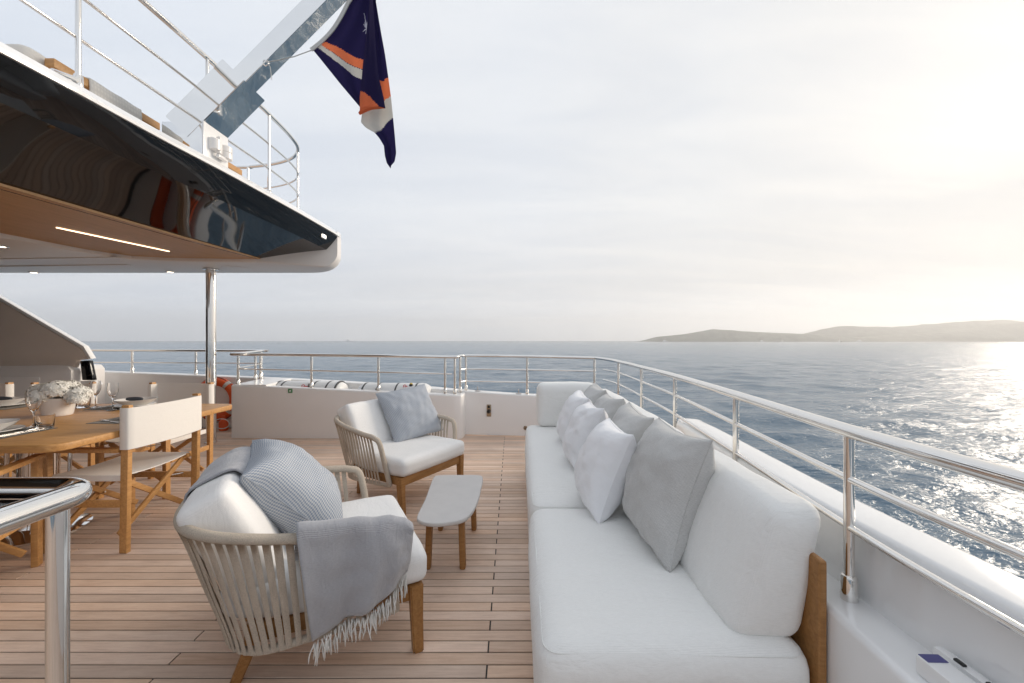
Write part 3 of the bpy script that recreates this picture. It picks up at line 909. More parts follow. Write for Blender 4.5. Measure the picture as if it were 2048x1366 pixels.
# black gloss fascia and soffit: lofted so its surfaces curve gently
def edge_x(y):
    return float(np.interp(y, [-2.4, 1.8, 2.1, 2.7, 3.2, 4.2, 5.13], [-2.40, -2.325, -2.30, -2.275, -2.235, -2.20, -2.19]))
def inner_x(y):
    return float(np.interp(y, [-2.4, 2.6, 3.8, 4.8], [-3.26, -3.23, -3.12, -2.985]))
NS, V, F = 60, [], []
for i in range(NS + 1):
    t = i / NS
    sec = []
    for kk in range(15):
        if kk < 5:                      # fascia, top to crease
            s_ = kk / 4
            yend = 5.12 - 0.05 * s_
            y_ = -2.4 + (yend + 2.4) * t
            x_ = edge_x(y_) - 0.115 * s_ + 0.006 * math.sin(math.pi * s_)
            z_ = 2.60 - 0.17 * s_
        else:                           # soffit, crease to teak
            s_ = (kk - 4) / 10
            yend = 5.07 - 0.27 * s_
            y_ = -2.4 + (yend + 2.4) * t
            x_ = (edge_x(y_) - 0.115) * (1 - s_) + inner_x(y_) * s_
            z_ = 2.43 - 0.177 * s_ + 0.012 * math.sin(math.pi * s_)
        V.append((x_ + 4, y_ - 3, z_ - 2.2))
m_ = 15
for i in range(NS):
    for kk in range(m_ - 1):
        F.append((i * m_ + kk, i * m_ + kk + 1, (i + 1) * m_ + kk + 1, (i + 1) * m_ + kk))
# far end closing face
F.append(tuple((NS * m_) + kk for kk in range(m_)))
blk = mesh_obj('gloss_fascia', V, F, 'black_gloss', ud, 30)
# white lip on top of the fascia
V, F = [], []
for i in range(41):
    y_ = -2.4 + 7.6 * i / 40
    x_ = edge_x(min(y_, 5.13)) if y_ < 5.13 else -2.20
    for dx, z_ in ((0.012, 2.603), (0.012, 2.622), (-0.03, 2.672), (-0.10, 2.678), (-0.5, 2.678), (-0.5, 2.603)):
        V.append((x_ + dx + 4, y_ - 3, z_ - 2.2 + 0.012 * max(0, y_ - 2.5) / 2.6))
for i in range(40):
    for kk in range(6):
        k2 = (kk + 1) % 6
        F.append((i * 6 + kk, i * 6 + k2, (i + 1) * 6 + k2, (i + 1) * 6 + kk))
F += [tuple(range(6)), tuple(range(240, 246))]
mesh_obj('edge_lip', V, F, 'gloss_white', ud, 30)
prism('upper_floor', off([(-2.72, -2.4), (-2.62, 5.1), (-3.0, 5.55), (-8.8, 5.6), (-8.8, -2.4)]), 0.43, 0.47, 'deck_teak', ud)
prism('corner_rim', off([(-2.45, 5.08), (-2.7, 5.0), (-2.95, 4.9), (-3.2, 5.6)] + [(p[0] , p[1]) for p in corner[::-1]]), 0.42, 0.482, 'gloss_white', ud, 0.008)
# lamps in the overhang
o = bar('light_strip', (-3.84 + 4, 3.44 - 3, 0.052), (-3.665 + 4, 4.36 - 3, 0.052), 0.014, 0.008, 'led_warm', ud, 0)
for x, y_ in ((-6.40, 5.46), (-4.54, 5.42), (-4.95, 3.95)):
    o = lathe('downlight_trim', [(0.055, 0.0), (0.055, -0.006), (0.035, -0.008), (0.035, 0.0)], 'steel_small', ud, 24, (x + 4, y_ - 3, 0.014))
    lathe('downlight_lens', [(0.034, 0), (0.034, -0.004), (0, -0.005)], 'downlight', o, 20, (x + 4, y_ - 3, 0.0135))
lathe('speaker_disc', [(0.16, 0), (0.158, -0.004), (0.15, -0.005), (0, -0.005)], 'ceiling_white', ud, 36, (-3.48 + 4, 5.15 - 3, 0.0145))
# shallow ceiling tray
for args in (((-5.4, 4.55), (2.2, 0.05)), ((-5.9, 5.0), (2.6, 0.05)), ((-6.3, 4.2), (2.2, 0.05))):
    (cx, cy), (sx_, sy_) = args
    box('ceiling_batten', (cx + 4, cy - 3, 0.010), (sx_, sy_, 0.012), 'ceiling_white', ud, 0.003, Matrix.Rotation(R(-4), 3, 'Z'))
# lamp on the fascia near the corner
o = box('fascia_lamp', (-2.235 + 4, 4.83 - 3, 0.335), (0.02, 0.12, 0.055), 'steel_small', ud, 0.004)
box('lamp_lens', (-2.224 + 4, 4.83 - 3, 0.335), (0.008, 0.095, 0.036), 'nav_light', o, 0.002)

# ---- support column
cl = thing('support_column', 'polished steel column holding up the overhang near the far rail', 'column', (-3.836, 5.2, 0))
lathe('shaft', [(0.057, 0.0), (0.057, 2.222)], 'steel', cl, 36)
lathe('base_ring', [(0.066, 0.0), (0.066, 0.012), (0.058, 0.016)], 'steel', cl, 36)
lathe('top_flange', [(0.058, 2.196), (0.09, 2.20), (0.09, 2.208), (0.058, 2.212)], 'steel', cl, 36)

# ---- guard rails
def rail(name, label, top_pts, posts, mids=(), r=0.020, rp=0.0155, rm=0.0105, n_=8, base_ring=True, smooth_path=True, group='polished steel guard rails'):
    """posts: (x, y, z foot, z top); mids: lists of points"""
    o0 = Vector((top_pts[0][0], top_pts[0][1], 0))
    g = thing(name, label, 'railing', o0, 0, group)
    L = lambda pts: [Vector(p) - o0 for p in pts]
    pts = L(spline(top_pts, n_)) if smooth_path else L(top_pts)
    tube('top_rail', pts, r, 'steel', g, 16)
    for mpts in mids:
        tube('mid_rail', L(spline(mpts, n_) if smooth_path else mpts), rm, 'steel', g, 12)
    for x, y, z0, z1 in posts:
        p0 = Vector((x, y, z0)) - o0; p1 = Vector((x, y, z1)) - o0
        po = tube('post', [p0, p0.lerp(p1, 0.5), p1], rp, 'steel', g, 14)
        if base_ring:
            k_ = rp / 0.0165
            lathe('post_base', [(0.0265 * k_, -0.002), (0.0265 * k_, 0.006), (0.0245 * k_, 0.062), (0.022 * k_, 0.068), (rp, 0.07)], 'steel', po, 18, p0)
    return g
def cap_h(x):
    return float(np.interp(x, [p[0] for p in far_path], [p[2] for p in far_path]))
def lock_h(x):
    return float(np.interp(x, [p[0] for p in lp[:6]], [p[2] for p in lp[:6]]))
# outer rail, far left
rail('guard_rail', 'steel railing on the far bulwark behind the support column', [(-9.4, 6.24, 1.155), (-6, 6.22, 1.15), (-3.7, 6.19, 1.143)],
     [(x, 6.22, cap_h(x) - 0.004, 1.14) for x in (-9.2, -7.6, -5.79, -4.82, -3.82)], [[(-9.4, 6.24, 0.975), (-6, 6.22, 0.965), (-3.82, 6.2, 0.955)]])
# locker rail with the return at its left end
rail('guard_rail', 'steel railing standing along the white raft locker', [(-3.76, 6.17, 1.142), (-3.76, 5.9, 1.13), (-3.76, 5.60, 1.118), (-3.735, 5.535, 1.115), (-3.67, 5.515, 1.113), (-2.2, 5.48, 1.098), (-1.4, 5.46, 1.087), (-0.80, 5.45, 1.078), (-0.735, 5.465, 1.08), (-0.72, 5.53, 1.083)],
     [(-3.70, 5.515, 0.70, 1.11), (-3.76, 5.60, 0.71, 1.115), (-3.76, 6.1, 0.735, 1.135), (-3.76, 5.98, 0.728, 1.13), (-2.70, 5.495, lock_h(-2.70), 1.10), (-1.79, 5.47, lock_h(-1.79), 1.09), (-0.895, 5.455, lock_h(-0.895), 1.078), (-0.765, 5.46, 0.581, 1.075)],
     [[(-3.76, 6.1, 0.945), (-3.76, 5.6, 0.925)], [(-3.70, 5.515, 0.918), (-2.2, 5.48, 0.885), (-0.80, 5.455, 0.855)]])
rail('guard_rail', 'steel railing with two lower bars above the white wall left of the sofa', [(-0.72, 5.53, 1.083), (-0.715, 5.65, 1.084), (-0.69, 5.735, 1.085), (-0.62, 5.755, 1.085), (0.22, 5.665, 1.078), (0.8, 5.60, 1.068), (1.13, 5.545, 1.062)],
     [(-0.715, 5.62, 0.59, 1.08), (-0.65, 5.75, 0.597, 1.08), (0.21, 5.665, cap_h(0.21) - 0.004, 1.07), (1.12, 5.545, 0.545, 1.055)],
     [[(-0.65, 5.75, 0.90), (0.22, 5.665, 0.893), (1.12, 5.545, 0.885)], [(-0.65, 5.75, 0.728), (0.22, 5.665, 0.722), (1.12, 5.545, 0.716)], [(-0.715, 5.62, 0.90), (-0.65, 5.75, 0.90)], [(-0.715, 5.62, 0.73), (-0.65, 5.75, 0.73)]])
stern_rail = [(1.13, 5.545, 1.062), (1.20, 5.35, 1.058), (1.245, 5.05, 1.054), (1.25, 4.79, 1.05), (1.235, 4.3, 1.05), (1.2, 3.78, 1.05), (1.138, 2.85, 1.05), (1.026, 1.87, 1.05), (0.931, 1.127, 1.05), (0.905, 0.72, 1.05), (0.897, 0.2, 1.05), (0.895, -2.4, 1.05)]
def lower(pts, z):
    return [(p[0], p[1], z) for p in pts]
sr = rail('guard_rail', 'curving steel railing on the stern ledge behind the sofa', stern_rail,
     [(1.25, 4.79, 0.555, 1.04), (1.2, 3.78, 0.564, 1.04), (1.138, 2.85, 0.572, 1.04), (1.026, 1.87, 0.58, 1.04), (0.931, 1.127, 0.584, 1.04), (0.896, 0.18, 0.588, 1.04), (0.895, -0.8, 0.588, 1.04)],
     [lower(stern_rail[1:], 0.918), lower(stern_rail[1:], 0.785)], r=0.0195, rp=0.0128, rm=0.0098)
# little joint sleeve in the top rail
p0 = Vector(spline(stern_rail, 8)[52])
tube('joint_sleeve', [p0 - sr.location, Vector(spline(stern_rail, 8)[53]) * 0.04 + p0 * 0.96 - sr.location], 0.0203, 'steel', sr, 16)

# stair guard in the left foreground
g = thing('stair_rail', 'thick polished steel handrail corner close to the camera at lower left', 'railing', (-0.715, 0.675, 0))
tube('top_rail', [Vector((-1.6, 0.012, 1.05)), Vector((-0.8, 0.012, 1.05))] + [Vector((-0.034 + 0.04 * math.sin(R(a)), -0.028 + 0.04 * math.cos(R(a)), 1.05)) for a in range(0, 91, 9)] + [Vector((0.006, -0.5, 1.05)), Vector((0.006, -1.4, 1.05))], 0.019, 'steel', g, 20)
tube('post', [(-0.012, -0.022, 0), (-0.012, -0.022, 0.5), (-0.012, -0.022, 1.04)], 0.0138, 'steel', g, 20)
tube('post', [(-0.03, -1.2, 0), (-0.01, -1.2, 1.04)], 0.0138, 'steel', g, 20)
tube('post', [(-1.0, 0.012, 0), (-1.0, 0.012, 1.04)], 0.0138, 'steel', g, 20)
prism('hatch_panel', [(-0.55, -0.5), (-0.012, -0.5), (-0.012, -0.004), (-0.55, -0.004)], 1.028, 1.038, 'black_gloss', g)

# ================================================================== OBJECTS
# ---- sofa, two modules
def sofa_x(y):
    return 0.07 + 0.023 * (y - 1.1)
def sofa_module(name, label, y0, y1, back_split, end_label=None):
    s = thing(name, label, 'sofa', (sofa_x((y0 + y1) / 2) + 0.372, (y0 + y1) / 2, 0), -R(1.3), 'sofa modules')
    ln = y1 - y0
    W = 0.735
    soft_box('base', (W, ln - 0.01, 0.30), 0.03, 'sofa_fabric', s, Matrix.Translation((0, 0, 0.165)), bulge=(0.008, 0.004, 0), n_=14, wob=0.002, seed=1)
    soft_box('seat_cushion', (W + 0.012, ln, 0.215), 0.062, 'sofa_fabric', s, Matrix.Translation((0, 0, 0.355)), bulge=(0.012, 0.008, 0.022), n_=26, wob=0.005, seed=2 + ln)
    a, b, r_ = (W + 0.012) / 2 - 0.0165, ln / 2 - 0.0165, 0.045
    ring = []
    for cx, cy, a0 in ((a - r_, b - r_, 0), (-a + r_, b - r_, 90), (-a + r_, -b + r_, 180), (a - r_, -b + r_, 270)):
        ring += [(cx + r_ * math.cos(R(a0 + t)), cy + r_ * math.sin(R(a0 + t)), 0.4455) for t in range(0, 91, 15)]
    tube('piping', ring, 0.0017, 'sofa_fabric', s, 6, True)
    return s, ln, W
def back_cushion(parent, yc, ln, n_seed):
    """wedge cushion, leaning on the panel: local x outward, z up"""
    def sh(p):
        t = (p.z + 0.185) / 0.37
        q_ = p.copy()
        q_.x = p.x * (1.08 - 0.30 * t) + 0.095 * t
        return q_
    V, F, U = soft_box_geo((0.20, ln - 0.008, 0.375), 0.05, bulge=(0.02, 0.012, 0.014), n_=24, wob=0.006, seed=n_seed, shear=sh)
    M = Matrix.Translation((0.268, yc, 0.475 + 0.165))
    return mesh_obj('back_cushion', [M @ v for v in V], F, 'sofa_fabric', parent, 180, U)
s1, ln1, W1 = sofa_module('sofa_module', 'nearest sofa module, white upholstered seat with the big grey pillow on it', 1.09, 2.06, 1)
back_cushion(s1, 0.02, ln1 - 0.06, 3)
box('back_panel', (0.392, 0, 0.36), (0.024, ln1 - 0.02, 0.70), 'teak_furniture', s1, 0.011, seg=3)
s2, ln2, W2 = sofa_module('sofa_module', 'long far sofa module with upright end cushion and three white pillows', 2.07, 4.07, 2)
back_cushion(s2, -0.02, ln2 - 0.02, 6)
box('back_panel', (0.392, 0, 0.36), (0.024, ln2 - 0.02, 0.70), 'teak_furniture', s2, 0.011, seg=3)
soft_box('end_cushion', (0.56, 0.19, 0.41), 0.055, 'sofa_fabric', s2, Matrix.Translation((0.02, 0.90, 0.475 + 0.205)), bulge=(0.01, 0.016, 0.012), n_=16, wob=0.004, seed=9)
box('end_panel', (0.10, ln2 / 2 - 0.002, 0.36), (0.50, 0.022, 0.68), 'teak_furniture', s2, 0.01)

# ---- pillows on the sofa: bottom edge along the sofa, leaning on the back
def sofa_pillow(label, mat, yn, yf, xb, xt, h, t, seed, tilt=0.0, **kw):
    w = yf - yn
    zb = 0.472
    lean = xt - xb
    up = Vector((lean, 0, math.sqrt(max(h * h - lean * lean, 0.01)))).normalized()
    along = Vector((0, -1, 0))
    # small turn in the pillow's own plane
    ca, sa = math.cos(tilt), math.sin(tilt)
    rx = along * ca + up * sa; uy = up * ca - along * sa
    nrm = rx.cross(uy)
    c = Vector((xb, (yn + yf) / 2, zb)) + up * (h / 2)
    return pillow('scatter_pillow', label, w, h, t, mat, frame_matrix(rx, uy, nrm, c), 'pillows on the sofa', seed, **kw)
sofa_pillow('largest grey linen pillow, nearest to the camera on the sofa', 'linen_grey', 1.45, 1.97, 0.555, 0.715, 0.49, 0.235, 1, 0.03)
sofa_pillow('grey linen pillow behind the nearest white pillow', 'linen_grey', 2.10, 2.56, 0.585, 0.73, 0.46, 0.235, 2, -0.03)
sofa_pillow('grey linen pillow between the middle white pillow and the sofa back', 'linen_grey', 2.72, 3.17, 0.60, 0.745, 0.45, 0.225, 3, 0.05)
sofa_pillow('farthest grey linen pillow at the end of the sofa', 'linen_grey', 3.27, 3.72, 0.62, 0.755, 0.46, 0.225, 4, -0.04)
sofa_pillow('nearest white pillow standing on the joint of the sofa seats', 'white_pillow', 1.83, 2.27, 0.385, 0.545, 0.43, 0.235, 5, 0.02, wr=0.010)
sofa_pillow('middle one of the three white pillows on the sofa', 'white_pillow', 2.50, 2.93, 0.405, 0.565, 0.43, 0.235, 6, 0.05, wr=0.013)
sofa_pillow('farthest one of the three white pillows on the sofa', 'white_pillow', 3.06, 3.48, 0.425, 0.58, 0.43, 0.225, 7, -0.03, wr=0.010)

# ---- rope armchairs
def u_curve(a, yf, yb, z_front, z_back, n_=64, pw=3.0):
    pts = []
    ym = yf - 0.40 * (yf - yb)
    for k in range(8):
        pts.append(Vector((a, yf + (ym - yf) * k / 8, 0)))
    for k in range(41):
        f = math.pi * k / 40
        c, s = math.cos(f), math.sin(f)
        pts.append(Vector((a * math.copysign(abs(c) ** (2 / pw), c), ym + (yb - ym) * abs(s) ** (2 / pw), 0)))
    for k in range(1, 9):
        pts.append(Vector((-a, ym + (yf - ym) * k / 8, 0)))
    pts = resample(pts, n_)
    for p in pts:
        t = (yf - p.y) / (yf - yb)
        p.z = z_front + (z_back - z_front) * (t * t * (3 - 2 * t))
    return pts
def armchair(label, loc, rz):
    c = thing('rope_armchair', label, 'armchair', loc, rz, 'rope armchairs round the coffee table')
    # teak frame
    for sx in (-1, 1):
        V = []
        for z, x, y, h in ((0, 0.345, -0.005, 0.0215), (0.15, 0.35, -0.012, 0.024), (0.285, 0.353, -0.016, 0.0275)):
            V += [(sx * x + dx * h, y + dy * h, z) for dx, dy in ((-1, -1), (1, -1), (1, 1), (-1, 1))]
        F = [(0, 3, 2, 1), (8, 9, 10, 11)] + [(i * 4 + k, i * 4 + (k + 1) % 4, i * 4 + 4 + (k + 1) % 4, i * 4 + 4 + k) for i in (0, 1) for k in range(4)]
        leg = mesh_obj('leg', V, F, 'teak_furniture', c, 30)
        bmx = bmesh.new(); bmx.from_mesh(leg.data); bmesh.ops.recalc_face_normals(bmx, faces=bmx.faces); bmesh.ops.bevel(bmx, geom=[e for e in bmx.edges if abs(e.verts[0].co.z - e.verts[1].co.z) > 0.05], offset=0.006, segments=2, affect='EDGES'); bmx.to_mesh(leg.data); bmx.free()
        box('foot_glide', (sx * 0.345, -0.005, 0.003), (0.036, 0.036, 0.006), 'black_plastic', leg, 0.001)
        V = []
        for z, x, y, h in ((0, 0.20, -0.665, 0.019), (0.12, 0.225, -0.62, 0.022), (0.25, 0.25, -0.57, 0.026)):
            V += [(sx * x + dx * h, y + dy * h, z) for dx, dy in ((-1, -1), (1, -1), (1, 1), (-1, 1))]
        leg = mesh_obj('leg', V, F, 'teak_furniture', c, 30)
        bmx = bmesh.new(); bmx.from_mesh(leg.data); bmesh.ops.recalc_face_normals(bmx, faces=bmx.faces); bmesh.ops.bevel(bmx, geom=[e for e in bmx.edges if abs(e.verts[0].co.z - e.verts[1].co.z) > 0.05], offset=0.006, segments=2, affect='EDGES'); bmx.to_mesh(leg.data); bmx.free()
        bar('side_apron', (sx * 0.345, -0.04, 0.252), (sx * 0.335, -0.62, 0.252), 0.026, 0.062, 'teak_furniture', c, 0.004)
    bar('front_apron', (-0.327, -0.016, 0.25), (0.327, -0.016, 0.25), 0.030, 0.066, 'teak_furniture', c, 0.004)
    bar('rear_apron', (-0.32, -0.60, 0.252), (0.32, -0.60, 0.252), 0.026, 0.062, 'teak_furniture', c, 0.004)
    # rope shell
    NT = 56
    top = u_curve(0.436, -0.20, -0.845, 0.575, 0.655, NT)
    bot = []
    for p in top:
        yb_ = p.y + 0.03 if p.y > -0.50 else -0.47 + (p.y + 0.50) * 0.66
        fr_ = min(1, max(0, (-0.2 - p.y) / 0.6))
        bot.append(Vector((p.x * 0.855, yb_, 0.208 - 0.016 * fr_)))
    front_r = [Vector((0.374, -0.105, 0.215)), Vector((0.40, -0.115, 0.33)), Vector((0.422, -0.13, 0.45)), Vector((0.433, -0.148, 0.53)), Vector((0.436, -0.175, 0.565))]
    front_l = [Vector((-v.x, v.y, v.z)) for v in front_r][::-1]
    V, F, U = tube_geo(spline(front_r, 4)[:-1] + top[1:-1] + spline(front_l, 4)[1:], 0.019, 14)
    mesh_obj('top_tube', V, F, 'rope', c, 60, U)
    V, F, U = tube_geo([front_r[0]] + bot[1:-1] + [front_l[-1]], 0.015, 12)
    mesh_obj('bottom_tube', V, F, 'rope', c, 60, U)
    for i in range(1, NT - 1):
        a, b = top[i], bot[i]
        tg = (top[i + 1] - top[i - 1]); tg.z = 0; tg.normalize()
        tb = (bot[i + 1] - bot[i - 1]); tb.z = 0; tb.normalize()
        out = Vector((tg.y, -tg.x, 0))
        if out.dot(Vector((a.x, a.y + 0.4, 0))) < 0: out = -out
        V, F, U = [], [], []
        K = 9
        j1, j2 = random.uniform(-0.001, 0.001), random.uniform(-0.0015, 0.0015)
        for k in range(K):
            t = k / (K - 1)
            p = a.lerp(b, t) + out * (0.010 * math.sin(math.pi * t)) + out * (0.013 * (abs(2 * t - 1) ** 3))
            p.z += -0.006 * (1 - t) - 0.006 * t
            w = (tg.lerp(tb, t)) * ((0.0120 + j2) * (1 - 0.25 * t))
            p = p + tg * j1
            for dd in (-1, -0.5, 0.5, 1):
                V.append(p + w * dd + out * (0.0035 if abs(dd) < 0.9 else 0.0005)); U.append((t * 4, dd * 0.5))
            V.append(p - out * 0.003); U.append((t * 4, 0))
        for k in range(K - 1):
            for s in range(5):
                s2_ = (s + 1) % 5
                F.append((k * 5 + s, k * 5 + s2_, (k + 1) * 5 + s2_, (k + 1) * 5 + s))
        F += [(0, 1, 2, 3, 4), tuple((K - 1) * 5 + q_ for q_ in (4, 3, 2, 1, 0))]
        mesh_obj('rope_strap', V, F, 'rope', c, 80, U)
    # cushions
    soft_box('seat_cushion', (0.755, 0.74, 0.13), 0.04, 'chair_cushion', c, Matrix.Translation((0, -0.335, 0.352)), bulge=(0.006, 0.010, 0.014), n_=24, wob=0.005, seed=loc[0] * 3,
             shear=lambda p: Vector((p.x * (1 - 0.30 * max(0, (-p.y - 0.02) / 0.35) ** 2.2), p.y, p.z)))
    return c
def chair_matrix(c):
    return Matrix.Translation(c.location) @ Matrix.Rotation(c.rotation_euler.z, 4, 'Z')
BC = Matrix.Translation((0, -0.662, 0.552)) @ Matrix.Rotation(R(27), 4, 'X')      # back cushion frame in the chair
ch2 = armchair('rope armchair nearest the camera with a grey throw over its arm', (-0.548, 2.028, 0), R(-63.2))
soft_box('back_cushion', (0.64, 0.175, 0.42), 0.034, 'chair_cushion', ch2, BC, bulge=(0.004, 0.015, 0.008), n_=22, wob=0.007, seed=4)
ch1 = armchair('rope armchair facing the coffee table beside the far white wall', (-0.63, 3.317, 0), R(-120.9))
soft_box('back_cushion', (0.64, 0.175, 0.42), 0.034, 'chair_cushion', ch1, BC, bulge=(0.004, 0.015, 0.008), n_=22, wob=0.007, seed=8)

# pillow on the near chair: leans back on the cushion
CM2 = chair_matrix(ch2)
def chair_pillow(CM, label, xc, yb, zb, yt, zt, w, t, seed, roll=0.0):
    """bottom edge at (yb, zb), top edge at (yt, zt) in chair space"""
    up = Vector((0, yt - yb, zt - zb)); h = up.length; up.normalize()
    rx = Vector((1, 0, 0))
    ca, sa = math.cos(roll), math.sin(roll)
    rx, up2 = rx * ca + up * sa, up * ca - Vector((1, 0, 0)) * sa
    M = frame_matrix(rx, up2, rx.cross(up2), Vector((xc, (yb + yt) / 2, (zb + zt) / 2)))
    return pillow('scatter_pillow', label, w, h, t, 'check_pillow', CM @ M, 'checked armchair pillows', seed, pinch=0.06)
chair_pillow(CM2, 'plump blue-grey checked pillow leaning in the nearest armchair', -0.10, -0.305, 0.437, -0.655, 0.79, 0.54, 0.28, 21, R(-3))
CM1 = chair_matrix(ch1)
rx_ = Vector((0.70, 0.714, 0)); back_ = Vector((-0.714, 0.70, 0)); up_ = (back_ * 0.52 + Vector((0, 0, 0.85))).normalized()
rx2, up2 = (rx_ * math.cos(0.10) + up_ * math.sin(0.10)), (up_ * math.cos(0.10) - rx_ * math.sin(0.10))
pillow('scatter_pillow', 'blue-grey checked pillow on the far armchair', 0.53, 0.50, 0.17, 'check_pillow', frame_matrix(rx2, up2, rx2.cross(up2), Vector((-0.838, 3.66, 0.435)) + up_ * 0.24), 'checked armchair pillows', 22, pinch=0.06)

# ---- throw: one blanket, over the back cushion and across the near arm
thr = thing('throw_blanket', 'soft grey wool throw with white fringe on the nearest armchair', 'blanket', ch2.location, ch2.rotation_euler.z)
def cloth_grid(rows):
    """rows: list of equal-length point lists"""
    V, F, U = [], [], []
    n_ = len(rows[0])
    for i, rw in enumerate(rows):
        for j, p in enumerate(rw):
            V.append(p); U.append((i * 0.012, j * 0.012))
    for i in range(len(rows) - 1):
        for j in range(n_ - 1):
            F.append((i * n_ + j, i * n_ + j + 1, (i + 1) * n_ + j + 1, (i + 1) * n_ + j))
    return V, F, U
def solid(o, t):
    md = o.modifiers.new('thickness', 'SOLIDIFY'); md.thickness = t; md.offset = 0
    return o
# part over the back cushion
rows = []
prof = []
hy, hz, rr_ = 0.117, 0.229, 0.075
for t in np.linspace(0, 1, 15): prof.append((hy, -0.20 + t * (hz - rr_ + 0.20)))
for a in range(8, 181, 8):
    prof.append((rr_ * math.cos(R(a)) + (hy - rr_) * math.copysign(min(1, abs(math.cos(R(a))) * 1.6), math.cos(R(a))), hz - rr_ + rr_ * math.sin(R(a))))
for t in np.linspace(0.1, 1, 8): prof.append((-hy, hz - rr_ - t * 0.14))
for i in range(26):
    x = 0.10 - 0.40 * i / 25
    rw = []
    for j, (y, z) in enumerate(prof):
        e = 0.006 * mnoise.noise(Vector((x * 9, j * 0.22, 3))) + 0.004 * mnoise.noise(Vector((x * 22, j * 0.3, 7)))
        sk = 0.02 * math.sin(j * 0.15)
        rw.append(BC @ Vector((x + sk, y * (1 + e * 3), z + e)))
    rows.append(rw)
V, F, U = cloth_grid(rows)
solid(mesh_obj('draped_fold', V, F, 'throw_wool', thr, 180, U), 0.007)
# part over the arm, hanging outside
rows, hem = [], []
NW = 46
for i in range(NW):
    s = i / (NW - 1)                                   # 0 rear edge, 1 front edge
    w_top = 0.455 - 0.405 * s
    w_bot = 0.405 - 0.345 * s
    z_top = float(np.interp(s, [0, 0.5, 0.8, 0.93, 1], [0.655, 0.636, 0.618, 0.60, 0.575]) + 0.006 * mnoise.noise(Vector((s * 7, 0, 3))))
    z_bot = float(np.interp(s, [0, 0.3, 0.7, 1], [0.235, 0.262, 0.315, 0.375]))
    inner = [(0.20, 0.435 + 0.01), (0.27, 0.45), (0.33, 0.50), (0.375, 0.565), (0.405, z_top - 0.03)]
    pts = [Vector((x, -w_top - 0.02 * (1 - k / 4), min(z, z_top - 0.01))) for k, (x, z) in enumerate(inner)]
    for a in (120, 95, 70, 45, 20):
        pts.append(Vector((0.4375 + 0.027 * math.cos(R(a)), -w_top, z_top - 0.026 + 0.028 * math.sin(R(a)))))
    K = 26
    for k in range(1, K + 1):
        t = k / K
        z = z_top - 0.03 + (z_bot - z_top + 0.03) * t
        w_ = w_top + (w_bot - w_top) * t
        fold = 0.020 * t ** 0.6 * math.sin(s * 9.5 + 0.6 + t * 1.6) + 0.011 * t * math.sin(s * 19 + 2 + t * 2.6) + 0.006 * mnoise.noise(Vector((s * 6, t * 5, 1)))
        x = 0.4665 - 0.020 * t + fold + 0.012 * math.sin(math.pi * t)
        x -= 0.10 * max(0, s - 0.72) ** 1.5
        x += 0.010 * mnoise.noise(Vector((s * 3.1, t * 2.3, 8))) * min(1, t * 3)
        pts.append(Vector((x, -w_, z + 0.004 * mnoise.noise(Vector((s * 14, 4, 2))))))
    rows.append(pts); hem.append(pts[-1])
V, F, U = cloth_grid(rows)
solid(mesh_obj('hanging_panel', V, F, 'throw_wool', thr, 180, U), 0.005)
V, F, U = [], [], []
for k in range(88):
    s = k / 87 * (NW - 1)
    i = min(int(s), NW - 2); p = hem[i].lerp(hem[i + 1], s - i)
    ln = random.uniform(0.065, 0.10)
    dx, dy = random.uniform(-0.010, 0.012), random.uniform(-0.014, 0.014)
    pts = [p + Vector((dx * t ** 1.5 + 0.004 * math.sin(5 * t + k), dy * t + 0.004 * math.sin(4 * t + k * 1.7), -ln * t)) for t in np.linspace(-0.05, 1, 7)]
    v_, f_, u_ = tube_geo(pts, [0.0026, 0.0026, 0.0024, 0.0024, 0.0027, 0.0027, 0.0014], 5)
    b0 = len(V); V += v_; U += u_; F += [tuple(q_ + b0 for q_ in f) for f in f_]
o = mesh_obj('fringe', V, F, 'fringe_wool', thr, 180, U); o['kind'] = 'stuff'

# ---- coffee table
ct = thing('coffee_table', 'small low table with pale stone top and teak legs between armchairs and sofa', 'coffee table', (-0.375, 2.555, 0))
def round_poly(pts, n_=10):
    return [(v.x, v.y) for v in spline([(p[0], p[1], 0) for p in pts], n_, True)]
tp = round_poly([(-0.155, 0.385), (0.0, 0.395), (0.13, 0.39), (0.168, 0.34), (0.172, 0.15), (0.168, -0.08), (0.145, -0.26), (0.10, -0.345), (0.0, -0.385), (-0.08, -0.38), (-0.132, -0.345), (-0.152, -0.28), (-0.158, -0.05), (-0.172, 0.15), (-0.182, 0.33)])
prism('top', tp, 0.306, 0.33, 'grey_ceramic_top', ct, 0.008, 3, 30)
for x0, y0, x1, y1 in ((-0.105, -0.225, -0.095, -0.215), (0.095, -0.225, 0.085, -0.215), (-0.115, 0.25, -0.105, 0.24), (0.115, 0.25, 0.105, 0.24)):
    bar('leg', (x0, y0, 0.0), (x1, y1, 0.3055), 0.036, 0.05, 'teak_furniture', ct, 0.012, up=(0, 1, 0))
bar('rail', (-0.078, -0.215, 0.285), (0.068, -0.215, 0.285), 0.025, 0.04, 'teak_furniture', ct, 0.003)
bar('rail', (-0.085, 0.24, 0.285), (0.085, 0.24, 0.285), 0.025, 0.04, 'teak_furniture', ct, 0.003)
bar('rail', (-0.02, -0.20, 0.28), (-0.02, 0.225, 0.28), 0.03, 0.04, 'teak_furniture', ct, 0.003)

